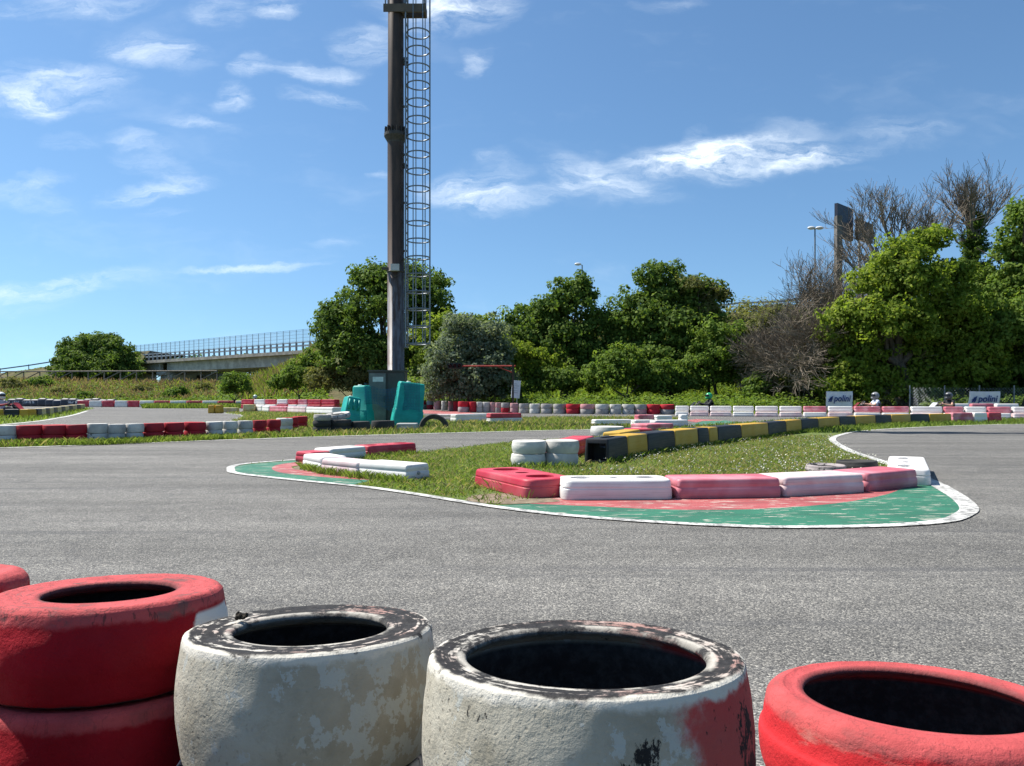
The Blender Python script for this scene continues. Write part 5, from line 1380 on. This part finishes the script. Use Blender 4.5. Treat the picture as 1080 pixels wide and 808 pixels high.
for px, py, rx, ry, d, mt, lab in ((848,352,20,18,40,L_OLIVE,'olive bush showing through the bare brown shrubs, upper one'), (872,372,22,22,38.6,L_OLIVE,'olive bush showing through the bare brown shrubs, beside the maple'), (838,386,20,18,39,L_MID,'green bush low among the bare brown shrubs')):
    tree('shrub', d, [(px, py, rx, ry), (px-rx*.6, py+ry*.3, rx*.5, ry*.7), (px+rx*.6, py+ry*.2, rx*.5, ry*.8)], mt, lab, 'shrub', 'bushes at the foot of the trees', r0=.06, clump=.42, leaf=.12, dens=.55)
# bare trees and bare brown shrubs
def bare(name, px, d, lab, stems, depth=4, group='leafless trees and shrubs', z=0.0, extra=None, cat='tree', mat=TWIG):
    f, c_, z_ = crest_at(px); gz = bank_point(px, (d-f)/(c_-f)).z if d > f else 0
    base = Vector(((px-CX)/F*d, d, gz)); t = empty(name, base, lab, cat, 0, group)
    m = MB(); RNG.seed(lab)
    if z: m.tube([(0, 0, -.1), (.05, 0, z*.5), (0, 0, z+.1)], [.2, .17, .14], 7)
    for dx, dirv, L, r, sp, up, kd in stems: branchy(m, Vector((dx*(.3 if z else 1), RNG.uniform(-.3, .3)*(.2 if z else 1), z)), dirv, L, r, depth, sp, up, .66, kd)
    m.build('branches', mat, t)
    if extra is not None:
        V = extra-np.array(base); link('ivy', np_quads('ivy', V, L_DARK), t)
    return t
bare('bare_tree', 950, 38, 'leafless tree with fine spreading crown above the maple', [(0, (.02, 0, 1), 2.70, .12, .40, .45, (4, 5)), (.3, (.35, 0, 1), 2.61, .10, .42, .45, (4, 5)), (-.5, (-.35, 0, 1), 2.61, .10, .42, .45, (4, 5)), (-.9, (-.6, .1, 1), 2.34, .08, .42, .45, (4, 5)), (.5, (.7, .1, 1), 2.16, .08, .42, .45, (4, 5))], 4, z=6.1)
iv = crown([(tuple(W(1027, 262, 39)), (.55, .5, 1.1)), (tuple(W(1022, 285, 39)), (.9, .7, .8)), (tuple(W(1031, 238, 39)), (.35, .35, .7)), (tuple(W(1040, 290, 39)), (.5, .5, .5)), (tuple(W(1025, 310, 39)), (.9, .8, 1.2))], .3, .10, 1.0)
bare('bare_tree', 1028, 39, 'half dead tree with ivy wrapped trunk and bare crown at right', [(0, (.03, 0, 1), 2.45, .13, .34, .5, (4, 5)), (.1, (.2, 0, 1), 2.30, .11, .36, .5, (4, 5)), (.2, (.3, 0, 1), 2.02, .10, .45, .2, (4, 5)), (-.1, (-.22, 0, 1), 2.30, .10, .34, .5, (4, 5))], 4, extra=iv, z=7.3)
rng_st = lambda n, w, L, r: [(RNG.uniform(-w, w), (RNG.uniform(-.55, .55), RNG.uniform(-.4, .1), 1), L*RNG.uniform(.7, 1.15), r*RNG.uniform(.6, 1.1),   .55, .10, (5, 7)) for _ in range(n)]
bare('bare_shrub', 872, 37, 'tall bare brown shrub below the sign tower', rng_st(5, 1.3, 2.5, .05), 4, cat='shrub')
bare('bare_shrub', 842, 37.5, 'tangled bare brown shrub beneath the twin headed lamp', rng_st(4, 1.2, 2.3, .045), 4, cat='shrub')
bare('bare_shrub', 815, 39, 'low grey brown shrub right of the olive thicket', rng_st(5, 1.0, 1.9, .04), 4, cat='shrub')
bare('bare_shrub', 895, 38, 'bare brown shrub rising between the sign tower and the maple', rng_st(6, 1.0, 2.9, .06), 4, cat='shrub')
bare('bare_shrub', 858, 36, 'pale bare brush spilling forward left of the maple', [(RNG.uniform(-1.2, 1.2), (RNG.uniform(-.8, .5), -.6, .9), RNG.uniform(1.5, 2.2), .04, .6, -.1, (4, 6)) for _ in range(2)], 4, cat='shrub')
bare('bare_shrub', 838, 50, 'brown leafless thicket high on the bank under the twin headed lamp', rng_st(5, 1.6, 2.6, .06), 4, cat='shrub')
bare('bare_shrub', 884, 49, 'brown leafless thicket high on the bank at the foot of the sign tower', rng_st(6, 1.8, 3.2, .07), 4, cat='shrub')
bare('bare_tree', 862, 38.5, 'tall thin bare tree reaching up beside the sign tower', [(0, (-.1, 0, 1), 2.16, .07, .42, .4, (3, 4)), (.4, (.3, 0, 1), 2.07, .06, .42, .4, (3, 4)), (-.9, (-.5, 0, 1), 2.07, .06, .42, .4, (3, 4))], 4, z=3.4)
bare('bare_tree', 912, 40, 'thin leafless tree with twigs before the brown slab sign', [(0, (-.1, 0, 1), 2.12, .08, .42, .4, (3, 4)), (.5, (.25, 0, 1), 2.04, .07, .42, .4, (3, 4)), (-.4, (.1, 0, 1), 1.87, .07, .42, .4, (3, 4))], 4, z=5.3)

# ---- stuff: brambles and tall grass on the banks, lawn, clover
def on_bank(n, px0, px1, t0, t1, bias=1.0):
    px = NP.uniform(px0, px1, n); t = t0+(t1-t0)*NP.random(n)**bias
    return np.array([tuple(bank_point(a, b)) for a, b in zip(px, t)])
def mounds(P, hmin, hmax, m, clump, leaf, up=.7):
    h = NP.uniform(hmin, hmax, len(P)); k = len(P)
    e = NP.normal(0, 1, (k, m, 3)); e /= np.linalg.norm(e, axis=2, keepdims=True); e *= NP.uniform(.3, 1, (k, m, 1)); e[..., 2] = np.abs(e[..., 2])
    C = P[:, None]+e*np.stack([np.full(k, clump), np.full(k, clump), h], 1)[:, None]
    nn = e.copy(); nn[..., 2] += up
    return leaf_quads(C.reshape(-1, 3), nn.reshape(-1, 3), leaf)
def blades(P, h, w, lean=.35):
    n = len(P); a = NP.uniform(0, 2*PI, n); H = h*NP.uniform(.5, 1.3, n)
    T = np.stack([np.cos(a), np.sin(a), np.zeros(n)], 1); b = NP.uniform(0, 2*PI, n); l = (NP.random(n)*lean)[:, None]
    D_ = np.stack([np.cos(b), np.sin(b), np.zeros(n)], 1)*l; D_[:, 2] = 1; D_ *= H[:, None]
    ww = (w*NP.uniform(.6, 1.2, n))[:, None]
    V = np.empty((n, 4, 3)); V[:, 0] = P-T*ww; V[:, 1] = P+T*ww; V[:, 2] = P+D_*.62+T*ww*.7; V[:, 3] = P+D_+np.array([0, 0, 0])
    V[:, 3] += D_*np.array([.35, .35, -.05])
    return V
P = on_bank(2300, 385, 1130, .0, .45, 1.3); V = mounds(P, .4, 1.5, 22, .75, .13)
pq = NP.uniform(440, 870, 1500); dq = np.interp(pq, [440, 560, 720, 870], [48.5, 35.8, 34.5, 33.5])+NP.random(1500)*np.interp(pq, [440, 520, 870], [2, 6, 5])
V = np.concatenate([V, mounds(np.stack([(pq-CX)/F*dq, dq, np.zeros(1500)], 1), .35, 1.05, 26, .5, .085)])
tag(link('bramble_thicket', np_quads('brambles', V, L_MID)), 'tangled green brambles over the bank below the trees', 'brambles', kind='stuff')
P = on_bank(1500, 700, 1130, .3, 1.0); V = mounds(P, .6, 1.8, 20, .9, .16)
P2 = on_bank(900, 360, 720, .45, 1.0); V = np.concatenate([V, mounds(P2, .5, 1.5, 18, .9, .17)])
tag(link('bank_scrub', np_quads('scrub', V, L_OLIVE)), 'olive scrub covering the upper slope of the high bank', 'scrub', kind='stuff')
P = on_bank(1900, -120, 240, .02, .9); V = mounds(P, .15, .5, 16, .8, .12)
P2 = on_bank(1300, 232, 345, .0, 1.0); V = np.concatenate([V, mounds(P2, .3, .9, 22, .7, .13)])
Q = NP.uniform(0, 1, (700, 2)); pq = -120+Q[:, 0]*270; yq = np.interp(pq, [-120, 0, 30, 62, 100, 142, 160], [403, 396, 392, 387, 381, 373.5, 372]); dq = 110+Q[:, 1]*8
P2 = np.stack([(pq-CX)/F*dq, dq, np.maximum(0, (HY-yq)/F*118+EYE-(118-dq)*.42)], 1); V = np.concatenate([V, mounds(P2, .3, .8, 20, 1.2, .2)])
tag(link('bank_weeds', np_quads('weeds', V, L_MID)), 'low green weeds growing over the left bank', 'weeds', kind='stuff')
P = on_bank(12000, -140, 250, .25, 1.0); V = blades(P, .5, .022, .6)
P2 = on_bank(9000, 250, 345, .15, 1.0); V2 = blades(P2, 1.0, .03, .4)
tag(link('dry_grass', np_quads('dry grass', np.concatenate([V, V2[:4000]]), L_DRY)), 'tall dry straw coloured grass on the left bank', 'grass', kind='stuff')
P3 = on_bank(12000, -140, 345, .0, 1.0); P4 = on_bank(7000, 545, 780, .0, .3)
tag(link('tall_grass', np_quads('tall grass', np.concatenate([V2[4000:], blades(P3, .42, .024, .6), blades(P4, .9, .028, .5)]), L_BRIGHT)), 'tall green grass and reeds along the foot of the banks', 'grass', kind='stuff')

# lawn blades
def inside(poly, X, Y):
    r = np.zeros(len(X), bool); n = len(poly); j = n-1
    for i in range(n):
        xi, yi, xj, yj = poly[i][0], poly[i][1], poly[j][0], poly[j][1]
        c = ((yi > Y) != (yj > Y)) & (X < (xj-xi)*(Y-yi)/((yj-yi) if yj != yi else 1e-9)+xi); r ^= c; j = i
    return r
def scatter(poly, n, y0, y1, power=1.0, keep=None):
    xs = [p[0] for p in poly]; out = []
    Y = y0+(y1-y0)*NP.random(n)**power; half = .72*Y+.5
    X = np.clip(NP.uniform(-1, 1, n)*half, min(xs), max(xs))
    m = inside(poly, X, Y)
    return np.stack([X[m], Y[m], np.full(m.sum(), .006)], 1)
KERB = kr_out + kd_in; KL = smooth_poly(g([(322,485.2),(300,487.2),(264,490.2),(249,493),(246.5,496),(252,499.6),(300,505),(372,512),(392,507.5),(378,499),(325,490)]), 4)
P = scatter(ISLAND, 300000, 3.9, 13.0, 1.35)
bad = inside(KERB, P[:, 0], P[:, 1]) | inside(KL, P[:, 0], P[:, 1])
EDGE = np.array([(p.x, p.y) for p in island_out])
for a, b in zip(EDGE, EDGE[1:]):
    ab = b-a; t = np.clip(((P[:, :2]-a) @ ab)/(ab @ ab+1e-9), 0, 1); q = a+t[:, None]*ab
    bad |= np.hypot(*(P[:, :2]-q).T) < .065
P = P[~bad]
pat = np.array([mnoise.noise(Vector((a*.9, b*.9, 0)))+.6*mnoise.noise(Vector((a*3.1, b*3.1, 5))) for a, b, _ in P])
bare_m = inside(smooth_poly(g([(480,531),(505,521),(548,520),(595,531)]), 4, True), P[:, 0], P[:, 1]) & (NP.random(len(P)) < .8)
P = P[(NP.random(len(P)) < .86+.5*pat) & ~bare_m]
GRASS = m_leaf('lawn grass', (.052, .092, .017), (.072, .115, .025), (.098, .132, .042), .45)
GRASS2 = m_leaf('pale lawn grass', (.105, .11, .045), (.14, .14, .068), (.175, .165, .10), .35)
hh = .018+.016*NP.random(len(P)) + .014*np.maximum(0, np.array([mnoise.noise(Vector((a*1.3, b*1.3, 9))) for a, b, _ in P]))
sel = NP.random(len(P)) < np.where(P[:, 0] > .6, .66, .82)
def lawn(name, P, hh, mat, lab): tag(link(name, np_quads(name, blades(P, hh, .0042, 1.3), mat)), lab, 'grass', kind='stuff')
lawn('lawn_grass', P[sel], hh[sel], GRASS, 'green lawn grass on the island inside the bend'); lawn('dry_lawn_grass', P[~sel], hh[~sel]*1.15, GRASS2, 'pale dry blades mixed through the island lawn')
# taller tufts along the boxes and barriers
tp = []
A = G(642, 490)
for (px, y, c) in by:
    B = G(px, y); k = int((B-A).length*230)
    for i in range(k): q = A.lerp(B, RNG.random()); tp.append((q.x+RNG.gauss(0, .03), q.y-abs(RNG.gauss(0, .06))-.01, .006))
    A = B
for a, b in (((318,494),(338,499)),((337,499.5),(378,504.5)),((378,504.5),(430,509.5)),((536,494.5),(608,494.5)),((386,485),(441,480.5)),((516,515),(560,524))):
    A_, B_ = G(*a), G(*b)
    for i in range(int((B_-A_).length*420)): q = A_.lerp(B_, RNG.random()); tp.append((q.x, q.y-abs(RNG.gauss(0, .05))-.01, .006))
tp = np.array(tp); tag(link('grass_tufts', np_quads('tufts', blades(tp, .065, .0045, .9), GRASS)), 'longer grass tufts left along the barriers on the island', 'grass', kind='stuff')
# far strips
P = scatter(STRIP, 190000, 9.6, 34, 1.6); sel = NP.random(len(P)) < .75
V = np.concatenate([blades(P[sel], .075, .010, .9)])
tag(link('verge_grass', np_quads('verge', V, GRASS)), 'rough grass on the strip beyond the near lane', 'grass', kind='stuff')
tag(link('dry_verge_grass', np_quads('verge dry', blades(P[~sel], .10, .009, .9), GRASS2)), 'dry stalks in the strip beyond the near lane', 'grass', kind='stuff')
P = scatter(VERGE, 40000, 17, 48, 1.3); P2 = scatter(island_in+[Vector(p) for p in g([(897,456.5)])], 60000, 14, 26)
Q = NP.uniform(0, 1, (16000, 2)); P3 = np.stack([((60+Q[:, 0]*300)-CX)/F*(48+Q[:, 1]*6), 48+Q[:, 1]*6+8*(Q[:, 0] < .3), np.full(16000, .0)], 1)
Q = NP.uniform(0, 1, (14000, 2)); px_ = 440+Q[:, 0]*700; d_ = np.interp(px_, [440, 560, 720, 900, 1140], [47, 34.5, 33, 30.5, 30.0])+Q[:, 1]*7; P4 = np.stack([(px_-CX)/F*d_, d_, np.zeros(14000)], 1)
# tufts at the foot of the left tyre row
tq = []
for i in range(5200):
    px = RNG.uniform(-30, 330); y = interp(px, yb)+RNG.uniform(.1, 1.6)*(1 if px > 60 else .5); q = G(px, y); tq.append((q.x, q.y, .006))
tag(link('roadside_grass', np_quads('roadside', np.concatenate([blades(P, .12, .016, .8), blades(P2, .09, .012, .8), blades(P3, .3, .03, .6), blades(P4, .28, .028, .6), blades(np.array(tq), .085, .007, .8)]), GRASS)), 'rough grass edging the far lanes and the foot of the barriers', 'grass', kind='stuff')
# clover heads
P = scatter(ISLAND, 16000, 6.2, 12.5, 1.2); P = P[~inside(KERB, P[:, 0], P[:, 1]) & ~inside(KL, P[:, 0], P[:, 1]) & (P[:, 0] > -1.2)]
w = np.array([mnoise.noise(Vector((a*.8+4, b*.8, 2))) for a, b, _ in P]); w += np.where(P[:, 0] > .8, .35, -.25)
P = P[NP.random(len(P)) < .12+.95*w]; P[:, 2] = NP.uniform(.035, .07, len(P))
C3 = np.repeat(P, 3, 0); NN = NP.normal(0, 1, (len(C3), 3)); NN[:, 2] += .4
tag(link('clover_flowers', np_quads('clover', leaf_quads(C3, NN, .0068, .8), m_plain('clover white', (.62, .60, .50), .8, 0, .1))), 'small white clover heads dotted through the island lawn', 'clover', kind='stuff')
